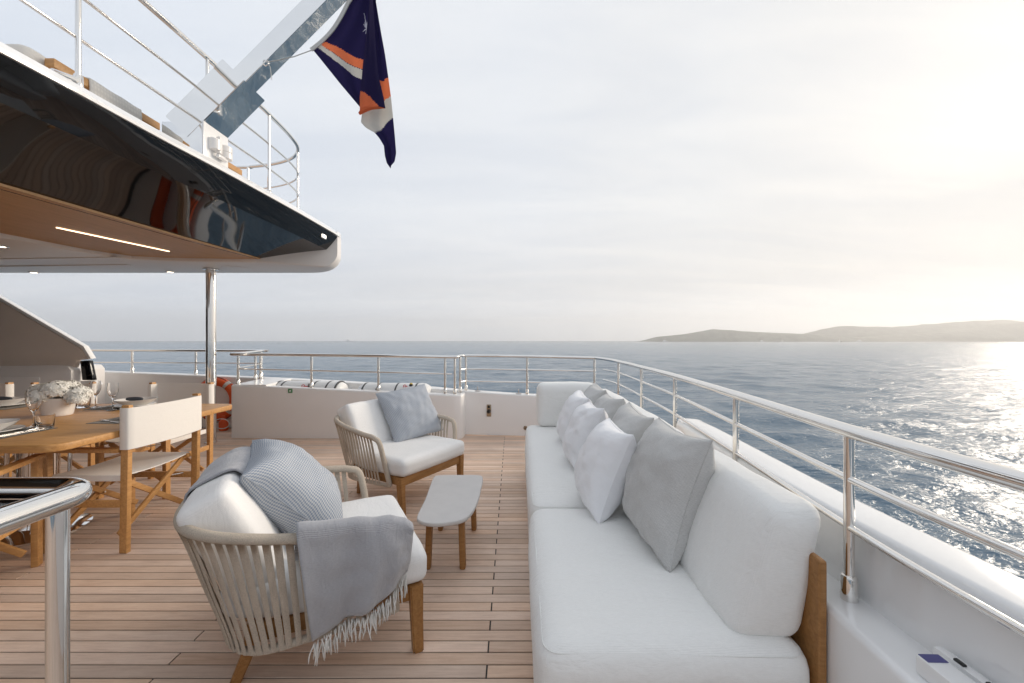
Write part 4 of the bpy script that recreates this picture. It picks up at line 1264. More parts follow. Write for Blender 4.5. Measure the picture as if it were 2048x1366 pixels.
# ---- dining table
dt = thing('dining_table', 'teak dining table with rounded corners set with plates and glasses', 'table', (-4.05, 2.845, 0))
tx0, tx1, ty = -1.75, 1.655, 0.715
rc = 0.10
pl = []
for cx, cy, a0 in ((tx1 - rc, ty - rc, 0), (tx0 + rc, ty - rc, 90), (tx0 + rc, -ty + rc, 180), (tx1 - rc, -ty + rc, 270)):
    pl += [(cx + rc * math.cos(R(a0 + t)), cy + rc * math.sin(R(a0 + t))) for t in range(0, 91, 10)]
prism('tabletop', pl, 0.708, 0.75, 'teak', dt, 0.008, 3, 40)
for x in (0.82, -0.9):
    pd = lathe('pedestal', [(0.26, 0.0), (0.26, 0.015), (0.20, 0.03), (0.11, 0.05), (0.10, 0.10), (0.10, 0.60), (0.12, 0.68), (0.25, 0.706)], 'steel', dt, 32, (x, -0.06, 0))
    for k in range(5):
        a = R(20 + 72 * k)
        tube('pedestal_rod', [(x + 0.15 * math.cos(a), -0.06 + 0.15 * math.sin(a), 0.03), (x + 0.15 * math.cos(a + 0.4), -0.06 + 0.15 * math.sin(a + 0.4), 0.70)], 0.012, 'steel', pd, 10)

# ---- director chairs: one prototype, copied with its parts
def director_chair(label, loc, rz):
    c = thing('director_chair', label, 'chair', loc, rz, 'director chairs round the dining table')
    for sx in (-1, 1):
        x = sx * 0.275
        bar('post', (x, 0.235, 0), (x, 0.235, 0.615), 0.032, 0.048, 'teak', c, 0.005, up=(0, 1, 0))
        bar('post', (x, -0.245, 0), (x, -0.26, 0.905), 0.032, 0.046, 'teak', c, 0.006, up=(0, 1, 0))
        bar('arm_rest', (x, 0.265, 0.628), (x, -0.225, 0.628), 0.052, 0.026, 'teak', c, 0.006)
        bar('side_rail', (x, 0.20, 0.30), (x, -0.225, 0.30), 0.024, 0.042, 'teak', c, 0.004)
        bar('seat_rail', (sx * 0.245, 0.24, 0.452), (sx * 0.245, -0.23, 0.452), 0.03, 0.03, 'teak', c, 0.008)
    for y, dy in ((0.17, 0.016), (-0.17, -0.016)):
        bar('cross_leg', (-0.235, y, 0.44), (0.255, y, 0.10), 0.018, 0.034, 'teak', c, 0.003)
        bar('cross_leg', (0.235, y + dy * 1.2, 0.44), (-0.255, y + dy * 1.2, 0.10), 0.018, 0.034, 'teak', c, 0.003)
        tube('pivot_bolt', [(0, y - 0.022, 0.272), (0, y + 0.04 * (1 if dy > 0 else -0.6), 0.272)], 0.006, 'steel_small', c, 10)
        tube('brace', [(0.258, y, 0.315), (0.10, y + dy * 0.6, 0.345)], 0.0045, 'steel_small', c, 8)
    # slung seat
    rows = []
    for i in range(15):
        x = -0.262 + 0.524 * i / 14
        s = 1 - (x / 0.262) ** 2
        rows.append([Vector((x, 0.225 - 0.44 * j / 8, 0.470 - 0.016 * s)) for j in range(9)])
    V, F, U = cloth_grid(rows)
    b0 = len(V)
    V2 = [v - Vector((0, 0, 0.006)) for v in V]
    rim = []
    n_ = 9
    V += V2; U += U
    F += [tuple(reversed([q_ + b0 for q_ in f])) for f in F]
    for i in range(14):
        for j in (0, 8):
            F.append((i * n_ + j, (i + 1) * n_ + j, b0 + (i + 1) * n_ + j, b0 + i * n_ + j))
    for j in range(8):
        for i in (0, 14):
            F.append((i * n_ + j, i * n_ + j + 1, b0 + i * n_ + j + 1, b0 + i * n_ + j))
    mesh_obj('seat_canvas', V, F, 'canvas', c, 40, U)
    for sx in (-1, 1):          # hem hanging at the sides
        box('seat_hem', (sx * 0.263, 0.005, 0.451), (0.006, 0.44, 0.036), 'canvas', c, 0.002)
    # back sling: sleeves round the posts joined by a curved band
    ring = []
    xs = np.linspace(-0.29, 0.29, 17)
    fr = [(x, -0.285 - 0.030 * (1 - (x / 0.29) ** 2)) for x in xs]
    bk = [(0.298, -0.275), (0.298, -0.235), (0.285, -0.222), (0.262, -0.226), (0.25, -0.262)]
    inner_ = [(x, y + 0.006) for x, y in fr[1:-1]][::-1]
    poly = fr + bk + inner_ + [(-x, y) for x, y in bk[::-1]]
    prism('back_canvas', poly, 0.635, 0.888, 'canvas', c, 0, smooth=50)
    return c
def copy_thing(src, label, loc, rz):
    r_ = src.copy(); COL.objects.link(r_)
    r_.location = loc; r_.rotation_euler = (0, 0, rz); r_['label'] = label
    for chd in list(src.children):
        k = chd.copy(); COL.objects.link(k); k.parent = r_
        for g_ in chd.children:
            d = g_.copy(); COL.objects.link(d); d.parent = k
    return r_
dc = director_chair('teak and white canvas director chair at the table end, back to the sofa', (-2.617, 2.775, 0), R(90))
copy_thing(dc, 'director chair on the far side of the table, nearest to the steel column', (-3.125, 3.60, 0), R(180))
copy_thing(dc, 'director chair on the far side of the table, behind the white flowers', (-4.24, 3.60, 0), R(180))
copy_thing(dc, 'director chair on the far side of the table, cut by the left picture edge', (-5.03, 3.60, 0), R(180))
copy_thing(dc, 'director chair on the near side of the table, behind the foreground handrail', (-2.90, 2.03, 0), R(24))

# ---- table settings
TZ = 0.75
def plate(label, x, y, z=TZ + 0.003, r=0.14, group='plates on the dining table'):
    o = lathe('plate', [(0, 0.0), (r * 0.6, 0.0), (r * 0.72, 0.006), (r, 0.017), (r, 0.021), (r * 0.70, 0.011), (r * 0.6, 0.006), (0, 0.006)], 'ceramic', None, 40)
    o.location = (x, y, z)
    return tag(o, label, 'plate', group)
def bowl(label, x, y, z, r=0.125, h=0.055):
    o = lathe('bowl', [(0, 0.0), (r * 0.45, 0.0), (r * 0.5, 0.006), (r * 0.85, h * 0.6), (r, h), (r * 0.975, h), (r * 0.80, h * 0.62), (r * 0.45, 0.012), (0, 0.010)], 'ceramic', None, 40)
    o.location = (x, y, z)
    return tag(o, label, 'bowl', 'bowls on the dining table')
def placemat(label, x, y, sx, sy, rz=0.0):
    n_ = 2
    V = []; U = []
    for z in (0, 0.0025):
        for px, py in ((-1, -1), (1, -1), (1, 1), (-1, 1)):
            V.append((px * sx / 2, py * sy / 2, z)); U.append((px * sx / 2, py * sy / 2))
    F = [(3, 2, 1, 0), (4, 5, 6, 7)] + [(k, (k + 1) % 4, 4 + (k + 1) % 4, 4 + k) for k in range(4)]
    o = mesh_obj('placemat', V, F, 'placemat_weave', None, 0, U)
    o.location = (x, y, TZ + 0.0005); o.rotation_euler = (0, 0, rz)
    return tag(o, label, 'placemat', 'woven placemats')
def wine_glass(label, x, y):
    pr = [(0, 0.0), (0.036, 0.0), (0.037, 0.002), (0.012, 0.006), (0.0045, 0.014), (0.0042, 0.085), (0.008, 0.096), (0.022, 0.115), (0.033, 0.145), (0.035, 0.17), (0.031, 0.215), (0.0298, 0.215), (0.0335, 0.17), (0.0315, 0.146), (0.021, 0.118), (0.006, 0.101), (0, 0.0995)]
    o = lathe('wine_glass', pr, 'glass', None, 28, smooth=60); o.location = (x, y, TZ + 0.0035)
    return tag(o, label, 'wine glass', 'wine glasses on the dining table')
def tumbler(label, x, y):
    pr = [(0, 0.0), (0.038, 0.0), (0.041, 0.004), (0.045, 0.085), (0.0432, 0.085), (0.039, 0.018), (0.034, 0.014), (0, 0.013)]
    o = lathe('tumbler', pr, 'glass', None, 32, smooth=50); o.location = (x, y, TZ + 0.0035)
    return tag(o, label, 'tumbler', 'water tumblers on the dining table')
def fork(label, x, y, rz, knife=False):
    o = thing('knife' if knife else 'fork', label, 'cutlery', (x, y, TZ + 0.006), rz, 'cutlery on the placemats')
    bm = bmesh.new()
    bm_box(bm, (0, -0.05, 0.0), (0.011, 0.11, 0.0035), 0.0012); bm_box(bm, (0, 0.02, 0.002), (0.006, 0.05, 0.003), 0.001)
    bm_obj('handle', bm, 'steel_small', o)
    bm = bmesh.new()
    if knife:
        bm_box(bm, (0.002, 0.09, 0.002), (0.016, 0.10, 0.002), 0.0008)
        bm_obj('blade', bm, 'steel_small', o)
    else:
        bm_box(bm, (0, 0.055, 0.003), (0.022, 0.025, 0.002), 0.0008)
        for k in range(4):
            bm_box(bm, (-0.0095 + 0.0063 * k, 0.088, 0.0045), (0.0028, 0.045, 0.0018), 0.0006)
        bm_obj('tines', bm, 'steel_small', o)
    return o
placemat('striped woven placemat at the left edge, nearest on the table', -3.07, 2.41, 0.44, 0.30)
placemat('striped woven placemat in front of the end chair', -2.66, 2.90, 0.30, 0.42, 0.0)
placemat('striped woven placemat under the far right bowl', -3.17, 3.37, 0.44, 0.30)
placemat('striped woven placemat under the far left bowl', -4.23, 3.38, 0.44, 0.30)
plate('white plate at the left picture edge, nearest on the table', -3.09, 2.41)
plate('white plate in front of the end chair', -2.62, 2.93)
plate('white plate under the far right bowl', -3.13, 3.38)
plate('white plate under the far left bowl', -4.23, 3.39)
bowl('shallow white bowl at the left picture edge', -3.10, 2.41, TZ + 0.011)
bowl('shallow white bowl on the far right plate', -3.11, 3.38, TZ + 0.011, 0.135)
bowl('shallow white bowl on the far left plate', -4.23, 3.39, TZ + 0.011, 0.135)
for lbl, x, y in (('dark napkin in the far left bowl', -4.22, 3.38), ('dark napkin in the far right bowl', -3.12, 3.37)):
    V, F, U = soft_box_geo((0.11, 0.022, 0.016), 0.007, bulge=(0, 0, 0.01), n_=6, wob=0.006, seed=x)
    o = mesh_obj('napkin', V, F, 'dark_cloth', None, 180, U); o.location = (x, y, TZ + 0.066); o.rotation_euler = (0, R(4), 0.4)
    tag(o, lbl, 'napkin', 'dark napkins in the bowls')
wine_glass('wine glass nearest on the table beside a tumbler', -3.03, 2.585)
wine_glass('wine glass to the right of the white flowers', -3.41, 3.34)
wine_glass('wine glass in front of the far right bowl', -3.13, 3.20)
tumbler('water tumbler nearest on the table beside a wine glass', -2.915, 2.545)
tumbler('water tumbler standing right of the flower pot', -3.50, 3.33)
fork('fork lying on the nearest placemat', -2.915, 2.39, R(-6))
fork('knife lying on the nearest placemat', -2.885, 2.38, R(-6), True)
fork('fork lying on the placemat of the end chair', -2.70, 2.74, R(68))
fork('knife lying beside the far right plate', -3.33, 3.36, R(-8), True)

# flowers
fp = thing('flower_pot', 'ribbed white pot of white hydrangeas on the dining table', 'flower pot', (-3.33, 2.99, TZ + 0.0005))
lathe('pot', [(0, 0), (0.076, 0.0), (0.080, 0.004), (0.083, 0.02), (0.0845, 0.03), (0.086, 0.04), (0.0885, 0.05), (0.089, 0.06), (0.092, 0.07), (0.0925, 0.08), (0.096, 0.09), (0.0965, 0.10), (0.100, 0.112), (0.101, 0.132), (0.094, 0.132), (0.090, 0.10), (0, 0.10)], 'ceramic', fp, 40, smooth=60)
def bloom(cx, cy, cz, rad, cnt, seed):
    g = random.Random(seed)
    V, F = [], []
    base_ = lathe('bloom_core', [(0, -rad * 0.45)] + [(rad * 0.9 * math.cos(R(a)), rad * 0.66 * math.sin(R(a))) for a in range(-35, 90, 15)] + [(0, rad * 0.66)], 'petal', fp, 14, (cx, cy, cz), 180)
    for k in range(cnt):
        u, v = g.uniform(-0.35, 1), g.uniform(0, 2 * math.pi)
        rr = math.sqrt(max(0, 1 - u * u))
        d = Vector((rr * math.cos(v), rr * math.sin(v), u))
        p = Vector((cx, cy, cz)) + Vector((d.x * rad * 1.15, d.y * rad * 1.1, d.z * rad * 0.85)) * g.uniform(0.92, 1.04)
        a = d.orthogonal().normalized(); b = d.cross(a)
        for q_ in range(4):
            th = q_ * math.pi / 2 + g.uniform(-0.3, 0.3) + k
            t1 = (a * math.cos(th) + b * math.sin(th)); t2 = (a * math.cos(th + 1.57) + b * math.sin(th + 1.57))
            s = g.uniform(0.014, 0.021)
            i0 = len(V)
            V += [p, p + (t1 * 0.8 + t2 * 0.5) * s * 0.6 + d * 0.004, p + t1 * s * 1.25 + d * g.uniform(0.0, 0.006), p + (t1 * 0.8 - t2 * 0.5) * s * 0.6 + d * 0.004]
            F.append((i0, i0 + 1, i0 + 2, i0 + 3))
    return mesh_obj('bloom', V, F, 'petal', fp, 180)
for i, (x, y, z, r_) in enumerate(((-0.10, 0.0, 0.165, 0.075), (0.03, -0.03, 0.18, 0.085), (0.125, 0.02, 0.15, 0.070), (-0.02, 0.08, 0.18, 0.075), (-0.03, -0.08, 0.15, 0.06), (0.165, -0.02, 0.115, 0.045))):
    bloom(x, y, z, r_, 210, i)
for k in range(5):
    a = 1.2 * k + 2.4
    mesh_obj('leaf', [(0.05 * math.cos(a), 0.05 * math.sin(a), 0.13), (0.11 * math.cos(a - 0.3), 0.11 * math.sin(a - 0.3), 0.135), (0.17 * math.cos(a), 0.17 * math.sin(a), 0.115), (0.11 * math.cos(a + 0.3), 0.11 * math.sin(a + 0.3), 0.145)], [(0, 1, 2, 3)], 'leaf', fp, 180)

# ---- life rafts in the locker trough
def raft(label, x0, x1, yc, zc, straps, rz):
    r_ = thing('life_raft', label, 'life raft', ((x0 + x1) / 2, yc, zc - 0.24), rz, 'life raft canisters')
    ln = x1 - x0
    o = lathe('canister', [(0, -ln / 2), (0.17, -ln / 2), (0.215, -ln / 2 + 0.02), (0.24, -ln / 2 + 0.07), (0.245, -ln / 2 + 0.12), (0.245, ln / 2 - 0.12), (0.24, ln / 2 - 0.07), (0.215, ln / 2 - 0.02), (0.17, ln / 2), (0, ln / 2)], 'raft_white', r_, 40, smooth=50)
    o.rotation_euler = (0, R(90), 0); o.location = (0, 0, 0.245)
    for s in straps:
        k = lathe('strap', [(0.2455, -0.011), (0.2485, -0.010), (0.2485, 0.010), (0.2455, 0.011)], 'black_plastic', r_, 40)
        k.rotation_euler = (0, R(90), 0); k.location = (s, 0, 0.245)
    return r_
raft('white life raft canister with black straps, left one in the locker', -3.37, -2.37, 5.80, 0.475, (-0.42, -0.33, 0.12, 0.31, 0.44), R(-2))
raft('white life raft canister with black straps, right one in the locker', -2.14, -1.14, 5.72, 0.455, (-0.40, -0.20, 0.06, 0.33), R(-3))
def release(label, loc, yellow):
    g = thing('release_buckle', label, 'buckle', loc, R(20), 'raft release buckles')
    box('strap_end', (0, 0, 0.012), (0.10, 0.03, 0.01), 'red_plastic', g, 0.003)
    lathe('release_body', [(0, 0), (0.028, 0), (0.03, 0.006), (0.03, 0.03), (0.022, 0.045), (0, 0.045)], 'black_plastic', g, 20, (0.035, 0, 0))
    lathe('release_ring', [(0.018, 0.045), (0.02, 0.055), (0.01, 0.06), (0, 0.06)], 'yellow_plastic' if yellow else 'sign_white', g, 18, (0.035, 0, 0))
    o = tube('shackle', [Vector((-0.05 + 0.018 * math.cos(R(a)), 0, 0.02 + 0.018 * math.sin(R(a)))) for a in range(0, 360, 30)], 0.005, 'red_plastic', g, 8, True)
    return g
release('red and black release buckle on the left life raft', (-2.82, 5.62, 0.655), False)
release('black and yellow release buckle on the right life raft', (-1.42, 5.60, 0.655), True)

# ---- life ring and light buoy against the bulwark by the column
lr = thing('life_ring', 'orange life ring with grey bands hung on the bulwark behind the column', 'life ring', (-4.36, 6.02, 0.43))
ringp = [Vector((0.262 * math.cos(a), 0, 0.262 * math.sin(a))) for a in np.linspace(0, 2 * math.pi, 49)[:-1]]
tube('ring', ringp, 0.062, 'orange_ring', lr, 18, True)
for a0 in (52, 142, 232, 322):
    tube('reflective_band', [Vector((0.262 * math.cos(R(a0 + t)), 0, 0.262 * math.sin(R(a0 + t)))) for t in range(-5, 6, 2)], 0.0635, 'reflective_tape', lr, 18)
tube('grab_line', [Vector((0.335 * math.cos(a) * (1 - 0.05 * abs(math.sin(2 * a))), -0.02, 0.335 * math.sin(a) * (1 - 0.05 * abs(math.sin(2 * a))))) for a in np.linspace(0, 2 * math.pi, 65)[:-1]], 0.005, 'black_plastic', lr, 6, True)
lb = thing('light_buoy', 'small orange light buoy with white cord below the life ring', 'buoy', (-4.17, 5.90, 0.0))
o = lathe('float', [(0, 0.0), (0.05, 0.0), (0.06, 0.02), (0.06, 0.12), (0.045, 0.15), (0.02, 0.17), (0.02, 0.21), (0, 0.21)], 'orange_ring', lb, 20)
tube('cord', [Vector((0.02 + 0.11 * math.cos(R(a)), -0.07, 0.11 + 0.07 * math.sin(R(a)))) for a in range(0, 360, 15)], 0.006, 'raft_white', lb, 8, True)

# ---- cases on the stern ledge, bottom right
for lbl, x, y0, y1, z0, w in (('white flat case with a blue label lying on the stern ledge, left of a pair', 0.885, 0.40, 0.875, 0.588, 0.052), ('white flat case lying against the raised outer wing, right of a pair', 0.932, 0.38, 0.90, 0.588, 0.022)):
    g = thing('flat_case', lbl, 'case', (x, (y0 + y1) / 2, z0), R(-1.5), 'white cases on the stern ledge')
    box('case_body', (0, 0, 0.02), (w, y1 - y0, 0.038), 'gloss_white', g, 0.004)
    if w > 0.04:
        box('label_sticker', (0, (y1 - y0) / 2 - 0.012, 0.0395), (w * 0.8, 0.022, 0.0015), 'blue_label', g, 0)
    else:
        for q_ in (0.05, 0.11):
            box('clip', (-0.004, (y1 - y0) / 2 - q_, 0.041), (0.008, 0.02, 0.005), 'black_plastic', g, 0.001)

# ---- upper deck: railing, flagstaff, flag, loungers
UZ = 2.675
up_top = [(-2.42, -2.2, 3.47), (-2.40, 0.5, 3.47), (-2.37, 2.2, 3.47), (-2.345, 3.2, 3.475), (-2.335, 3.9, 3.475), (-2.365, 4.39, 3.475), (-2.44, 4.65, 3.475), (-2.62, 4.86, 3.475), (-2.9, 5.01, 3.475), (-3.25, 5.10, 3.475), (-3.6, 5.13, 3.475), (-6.5, 5.15, 3.475)]
def shift(pts, z, dx=0.0):
    return [(p[0] + dx, p[1], z) for p in pts]
ur = rail('guard_rail', 'rounded steel railing round the upper deck above the overhang', up_top,
          [(-2.36, 2.22, UZ, 3.46), (-2.335, 3.92, UZ + 0.005, 3.46), (-2.46, 4.68, UZ + 0.005, 3.46), (-3.3, 5.10, UZ, 3.46), (-2.345, 3.14, UZ, 3.46), (-2.39, 1.0, UZ, 3.46), (-4.6, 5.14, UZ, 3.46)],
          [shift(up_top, 3.19), shift(up_top, 2.95)], r=0.019, rp=0.0135, rm=0.0098)
# bent foot brackets
for x, y in ((-2.36, 2.22), (-2.335, 3.92), (-2.46, 4.68), (-2.39, 1.0)):
    q_ = Vector((x, y, 0)) - Vector((ur.location.x, ur.location.y, 0))
    tube('foot_bracket', [q_ + Vector((0, 0, UZ + 0.06)), q_ + Vector((0.0, -0.02, UZ + 0.03)), q_ + Vector((0.01, -0.09, UZ + 0.012)), q_ + Vector((0.015, -0.14, UZ + 0.004))], [0.018, 0.02, 0.016, 0.01], 'steel', ur, 12)
fs = thing('flagstaff', 'mirror polished square flagstaff rising aslant from the upper deck edge', 'flagstaff', (-2.43, 3.15, 2.6))
def fsl(p):
    return (p[0] + 2.43, p[1] - 3.15, p[2] - 2.6)
# base box with white aft face
box('base_box', fsl((-2.445, 3.15, 2.755)), (0.30, 0.256, 0.335), 'mirror_steel', fs, 0.004)
box('base_plate', fsl((-2.288, 3.15, 2.757)), (0.012, 0.262, 0.345), 'gloss_white', fs, 0.003)
dirn = Vector((0.705, 0, 0.709)).normalized(); nn_ = Vector((-dirn.z, 0, dirn.x))
def slab(name, a0, a1, half_t, y0, y1, mat, org):
    """bar along the staff axis"""
    Vs = []
    for a in (a0, a1):
        for s, y in ((-1, y0), (1, y0), (1, y1), (-1, y1)):
            p = Vector(org) + dirn * a + nn_ * (half_t * s)
            Vs.append((p.x, y - 3.15, p.z))
    bm = bmesh.new()
    vv = [bm.verts.new(v) for v in Vs]
    for f in ((0, 1, 2, 3), (7, 6, 5, 4), (0, 4, 5, 1), (1, 5, 6, 2), (2, 6, 7, 3), (3, 7, 4, 0)):
        bm.faces.new([vv[i] for i in f])
    bmesh.ops.recalc_face_normals(bm, faces=bm.faces)
    bmesh.ops.bevel(bm, geom=list(bm.edges), offset=0.004, segments=2, affect='EDGES')
    return bm_obj(name, bm, mat, fs)
org = fsl((-2.375, 0, 2.995)); org = (org[0], 0, org[2])
slab('sleeve', -0.16, 0.44, 0.115, 3.02, 3.28, 'mirror_steel', org)
slab('staff', 0.3, 3.2, 0.068, 3.045, 3.175, 'mirror_steel', (org[0] + 0.028, 0, org[2] - 0.028))
# white hinge clamp
hg = lathe('hinge_clamp', [(0, -0.05), (0.045, -0.05), (0.05, -0.045), (0.05, -0.004), (0.046, 0), (0.05, 0.004), (0.05, 0.045), (0.045, 0.05), (0, 0.05)], 'white_paint', fs, 24, fsl((-2.265, 3.22, 2.775)))
lathe('hinge_clamp', [(0, -0.042), (0.04, -0.042), (0.044, -0.038), (0.044, 0.038), (0.04, 0.042), (0, 0.042)], 'white_paint', fs, 24, fsl((-2.268, 3.11, 2.79)))
box('hinge_bar', fsl((-2.245, 3.13, 2.795)), (0.03, 0.03, 0.13), 'white_paint', fs, 0.006)
box('hinge_bar', fsl((-2.25, 3.165, 2.715)), (0.03, 0.10, 0.022), 'white_paint', fs, 0.005)
# halyard and its ring
FS = 3.1 / 816
def fl(px, py, y=3.10):
    return Vector(((px - 1024) * FS, y, 1.3 - (py - 682) * FS))
hly = thing('halyard', 'thin white line tying the flag to the staff', 'rope', fl(540, 135, 3.06))
o0 = hly.location.copy()
tube('line', [fl(541, 134, 3.05) - o0, fl(560, 127, 3.07) - o0, fl(590, 116, 3.09) - o0, fl(627, 100, 3.10) - o0], 0.0035, 'hoist_webbing', hly, 8)
tube('line_tail', [fl(541, 134, 3.05) - o0, fl(549, 145, 3.045) - o0, fl(552, 170, 3.045) - o0], 0.003, 'hoist_webbing', hly, 6)
tube('ring', [fl(540, 136, 3.05) - o0 + Vector((0.02 * math.cos(R(a)), 0.004 * math.sin(R(2 * a)), 0.02 * math.sin(R(a)))) for a in range(0, 360, 30)], 0.005, 'steel_small', hly, 8, True)

# flag: dyed cloth hanging in three folds
NAVY, ORANGE, WHITE, RAY = (0.018, 0.014, 0.065), (0.80, 0.20, 0.085), (0.60, 0.58, 0.53), (0.45, 0.45, 0.55)
def inside(p, poly):
    x, y = p; c = False
    for i in range(len(poly)):
        (x1, y1), (x2, y2) = poly[i - 1], poly[i]
        if (y1 > y) != (y2 > y) and x < (x2 - x1) * (y - y1) / (y2 - y1) + x1:
            c = not c
    return c
def lerp_curve(pts, y):
    return float(np.interp(y, [p[1] for p in pts], [p[0] for p in pts]))
flag = thing('flag', 'navy flag with orange and white diagonal stripes hanging limp from the staff', 'flag', fl(720, 120))
def flag_panel(name, left, right, y0, y1, depth, fold, zones, nu=46, nv=110, webbing=None):
    V, F, cols = [], [], []
    grid = []
    fo = flag.location
    for j in range(nv + 1):
        y = y0 + (y1 - y0) * j / nv
        xl, xr = lerp_curve(left, y), lerp_curve(right, y)
        for i in range(nu + 1):
            s = i / nu
            x = xl + (xr - xl) * s
            d = depth(s, j / nv) + fold * math.sin(s * 9 + y * 0.012) * math.sin(math.pi * s) + 0.006 * mnoise.noise(Vector((x * 0.03, y * 0.015, 2)))
            grid.append((x, y))
            V.append(fl(x, y, d) - fo)
    for j in range(nv):
        for i in range(nu):
            a = j * (nu + 1) + i
            F.append((a, a + 1, a + nu + 2, a + nu + 1))
            c = ((grid[a][0] + grid[a + nu + 2][0]) / 2, (grid[a][1] + grid[a + nu + 2][1]) / 2)
            col = NAVY
            for poly, cc in zones:
                if inside(c, poly):
                    col = cc
            cols.append(col)
    o = mesh_obj(name, V, F, 'flag_cloth', flag, 180)
    ca = o.data.color_attributes.new('dye', 'FLOAT_COLOR', 'CORNER')
    arr = np.repeat(np.array([(*c, 1) for c in cols], dtype=np.float32), 4, axis=0)
    ca.data.foreach_set('color', arr.ravel())
    return o
rays = []
for a, ln in ((-100, 30), (-85, 22), (-68, 30), (-50, 22), (-35, 26), (-112, 18), (-128, 14), (60, 12), (100, 18), (140, 10)):
    cx, cy = 731, 52
    a = R(a)
    dx, dy = math.cos(a), math.sin(a); w = 1.7
    rays.append(([(cx - dy * w, cy + dx * w), (cx + dy * w, cy - dx * w), (cx + dx * ln, cy + dy * ln)], RAY))
flag_panel('hoist_panel', [(722, -70), (705, -10), (697, 8), (684, 35), (668, 60), (650, 80), (630, 97), (626, 101), (640, 118), (680, 168), (723, 219)], [(752, -70), (746, -10), (738, 60), (731, 110), (726, 165), (724, 219)], -70, 219,
           lambda s, t: 3.10 + 0.03 * s, 0.012,
           [([(640, 88), (652, 84), (680, 96), (708, 110), (733, 119), (733, 139), (712, 131), (690, 122), (665, 105)], ORANGE),
            ([(634, 94), (642, 90), (665, 106), (690, 123), (712, 132), (733, 140), (733, 162), (705, 148), (670, 122)], WHITE)] + rays, 60, 150)
flag_panel('front_fold', [(745, -70), (742, 0), (736, 60), (730, 110), (726, 165), (722, 200), (722, 235)], [(760, -70), (748, 0), (752, 80), (758, 150), (768, 195), (773, 222), (760, 222.5), (745, 224), (735, 228), (722.5, 235)], -70, 235,
           lambda s, t: 3.075 - 0.035 * math.sin(math.pi * s), 0.006,
           [([(718, 186), (728, 190), (745, 203), (758, 217), (775, 240), (715, 240)], ORANGE), ([(757, 216), (775, 224), (775, 180)], NAVY)], 30, 110)
flag_panel('fly_fold', [(742, -70), (742, 100), (738, 180), (722, 225), (720, 243), (730, 254), (748, 264), (757, 275), (766, 290), (768, 310), (772, 325), (777.5, 333)], [(748, -70), (750, 0), (760, 60), (768, 105), (775, 152), (780, 190), (784, 230), (788, 270), (791, 305), (788, 322), (778.5, 333)], -70, 333,
           lambda s, t: 3.12 + 0.02 * math.sin(3 * s), 0.012,
           [([(756, 157), (782, 150), (786, 188), (765, 196)], ORANGE), ([(765, 195), (790, 188), (790, 228), (768, 244), (747, 265), (715, 270), (715, 215), (745, 212)], WHITE)], 34, 150)
wb = [fl(x, y, 3.098) - flag.location for x, y in ((723, -70), (706, -10), (696, 8), (682, 35), (666, 60), (648, 80), (628, 97), (622, 101))]
V, F, U = [], [], []
wbs = spline(wb, 6)
for i, p in enumerate(wbs):
    t = (wbs[min(i + 1, len(wbs) - 1)] - wbs[max(i - 1, 0)]).normalized()
    sd = Vector((t.z, 0, -t.x)) * 0.014
    for dd, dy in ((-1, -0.004), (1, -0.004), (1, 0.004), (-1, 0.004)):
        V.append(p + sd * dd + Vector((0, dy, 0))); U.append((i * 0.01, dd * 0.01))
for i in range(len(wbs) - 1):
    for k in range(4):
        F.append((i * 4 + k, i * 4 + (k + 1) % 4, i * 4 + 4 + (k + 1) % 4, i * 4 + 4 + k))
mesh_obj('hoist_webbing', V, F, 'hoist_webbing', flag, 60, U)

# sun loungers on the upper deck
def lounger(label, loc, towel):
    g = thing('sun_lounger', label, 'sun lounger', loc, 0, 'sun loungers on the upper deck')
    for y in (-0.33, 0.33):
        bar('side_rail', (-1.7, y, 0.30), (0.0, y, 0.30), 0.035, 0.06, 'teak', g, 0.005)
        for x in (-1.6, -0.06):
            bar('leg', (x, y, 0), (x, y, 0.27), 0.045, 0.045, 'teak', g, 0.005)
    bar('foot_rail', (0.0, -0.37, 0.30), (0.0, 0.37, 0.30), 0.06, 0.055, 'teak', g, 0.006)
    soft_box('mattress', (1.6, 0.60, 0.08), 0.035, 'towel', g, Matrix.Translation((-0.90, 0, 0.265)), bulge=(0, 0, 0.01), n_=14, wob=0.003)
    return g
lounger('teak sun lounger on the upper deck with a towel over its foot rail', (-2.78, 2.82, 2.67), True)
lounger('teak sun lounger on the upper deck, only its rail end showing past the flagstaff base', (-2.72, 3.70, 2.67), False)
V, F, U = cloth_grid([[Vector((x, -0.19 + 0.37 * j / 10, z + 0.002 * math.sin(j * 1.3))) for x, z in ((-0.05, 0.335), (-0.03, 0.337), (0.0, 0.338), (0.034, 0.332), (0.038, 0.28), (0.036, 0.20), (0.034, 0.15))] for j in range(11)])
o = solid(mesh_obj('towel', V, F, 'towel', None, 180, U), 0.01); o.location = (-2.78, 2.84, 2.67)
tag(o, 'cream towel hanging over the foot rail of the upper deck lounger', 'towel')
V, F, U = soft_box_geo((0.3, 0.20, 0.13), 0.06, bulge=(0.01, 0.01, 0.02), n_=10, wob=0.004, seed=3)
o = mesh_obj('lounger_cushion', V, F, 'towel', None, 180, U); o.location = (-2.98, 2.46, 2.67 + 0.30)
tag(o, 'rolled cream cushion beside the lounger rail at the upper deck edge', 'cushion')

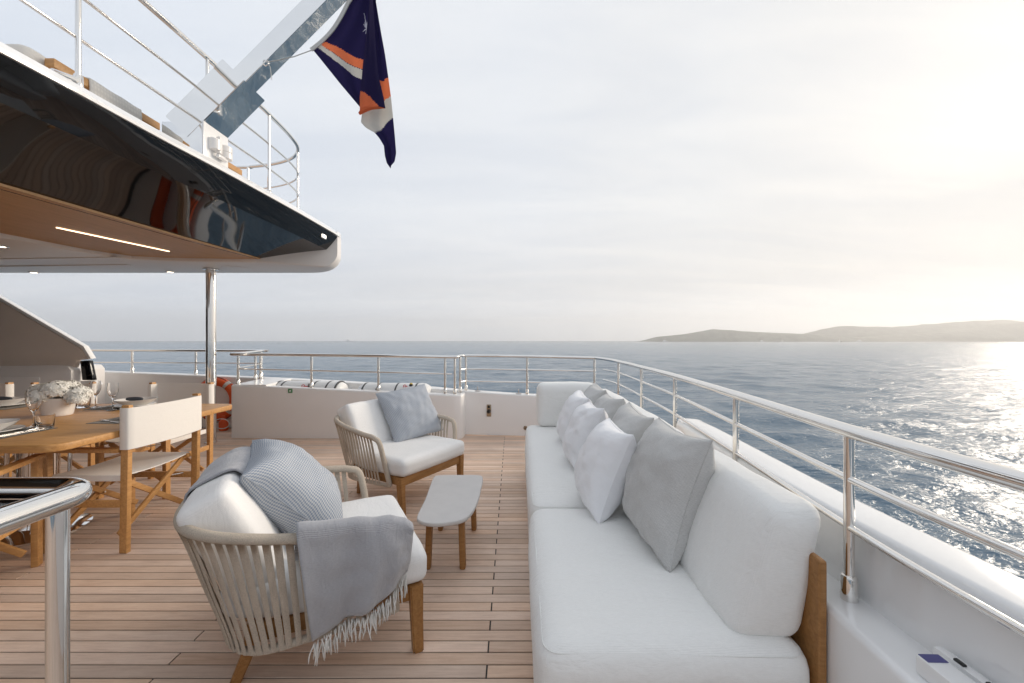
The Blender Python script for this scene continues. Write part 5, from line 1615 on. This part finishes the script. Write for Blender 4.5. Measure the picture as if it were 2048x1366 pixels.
# ---- far boats
def boat(label, x, y, s, mast=False, col='boat_white'):
    b = thing('motor_yacht', label, 'boat', (x, y, SEA_Z), random.uniform(-0.4, 0.4), 'boats on the horizon')
    V = []
    for zz, k in ((-0.3, 0.8), (1.3, 1.0)):
        for px, py in ((-5, -1.5), (2.5, -1.5), (6, 0), (2.5, 1.5), (-5, 1.5)):
            V.append((px * k * s, py * k * s, zz * s))
    F = [(4, 3, 2, 1, 0), (5, 6, 7, 8, 9)] + [(i, (i + 1) % 5, 5 + (i + 1) % 5, 5 + i) for i in range(5)]
    mesh_obj('hull', V, F, col, b, 30)
    box('cabin', (-0.8 * s, 0, 2.2 * s), (5.5 * s, 2.2 * s, 1.9 * s), col, b, 0.3 * s)
    box('flybridge', (-1.2 * s, 0, 3.6 * s), (3 * s, 1.8 * s, 1.0 * s), col, b, 0.2 * s)
    if mast:
        tube('mast', [(0, 0, 3 * s), (0, 0, 12 * s)], 0.16 * s, col, b, 6)
    return b
def place(px, dist):
    return (px - 1024) * dist / 816, dist
for lbl, px, dist, s, mast in (('tiny white ship on the horizon left of the far armchair', 697, 3300, 4.0, False), ('tiny white boat at the tip of the headland', 1330, 2300, 2.6, True), ('tiny white boat before the middle of the headland', 1524, 2500, 2.2, False), ('tiny white boat right of the boat before the headland', 1565, 2500, 1.6, True), ('tiny white boat below the saddle between the hills, left of two', 1679, 2300, 1.8, True), ('tiny white boat below the right hills', 1719, 2400, 2.7, False), ('small dark buoy boat on the water below the right hills', 1683, 1900, 1.0, False)):
    x, y = place(px, dist)
    boat(lbl, x, y, s, mast, 'black_plastic' if 'dark' in lbl else 'boat_white')

# ---- haze over the water
m = bpy.data.materials.new('haze_air'); m.use_nodes = True
hn, hl = m.node_tree.nodes, m.node_tree.links
hn.clear()
ho = hn.new('ShaderNodeOutputMaterial'); hv = hn.new('ShaderNodeVolumePrincipled')
hv.inputs['Color'].default_value = (0.99, 0.99, 0.99, 1); hv.inputs['Density'].default_value = 0.00026; hv.inputs['Anisotropy'].default_value = 0.45
hl.new(hv.outputs[0], ho.inputs['Volume'])
MATS['haze_air'] = m
hz_ = box('haze', (0, 0, 145), (12300, 12300, 305), 'haze_air', None, 0)
hz_['kind'] = 'stuff'
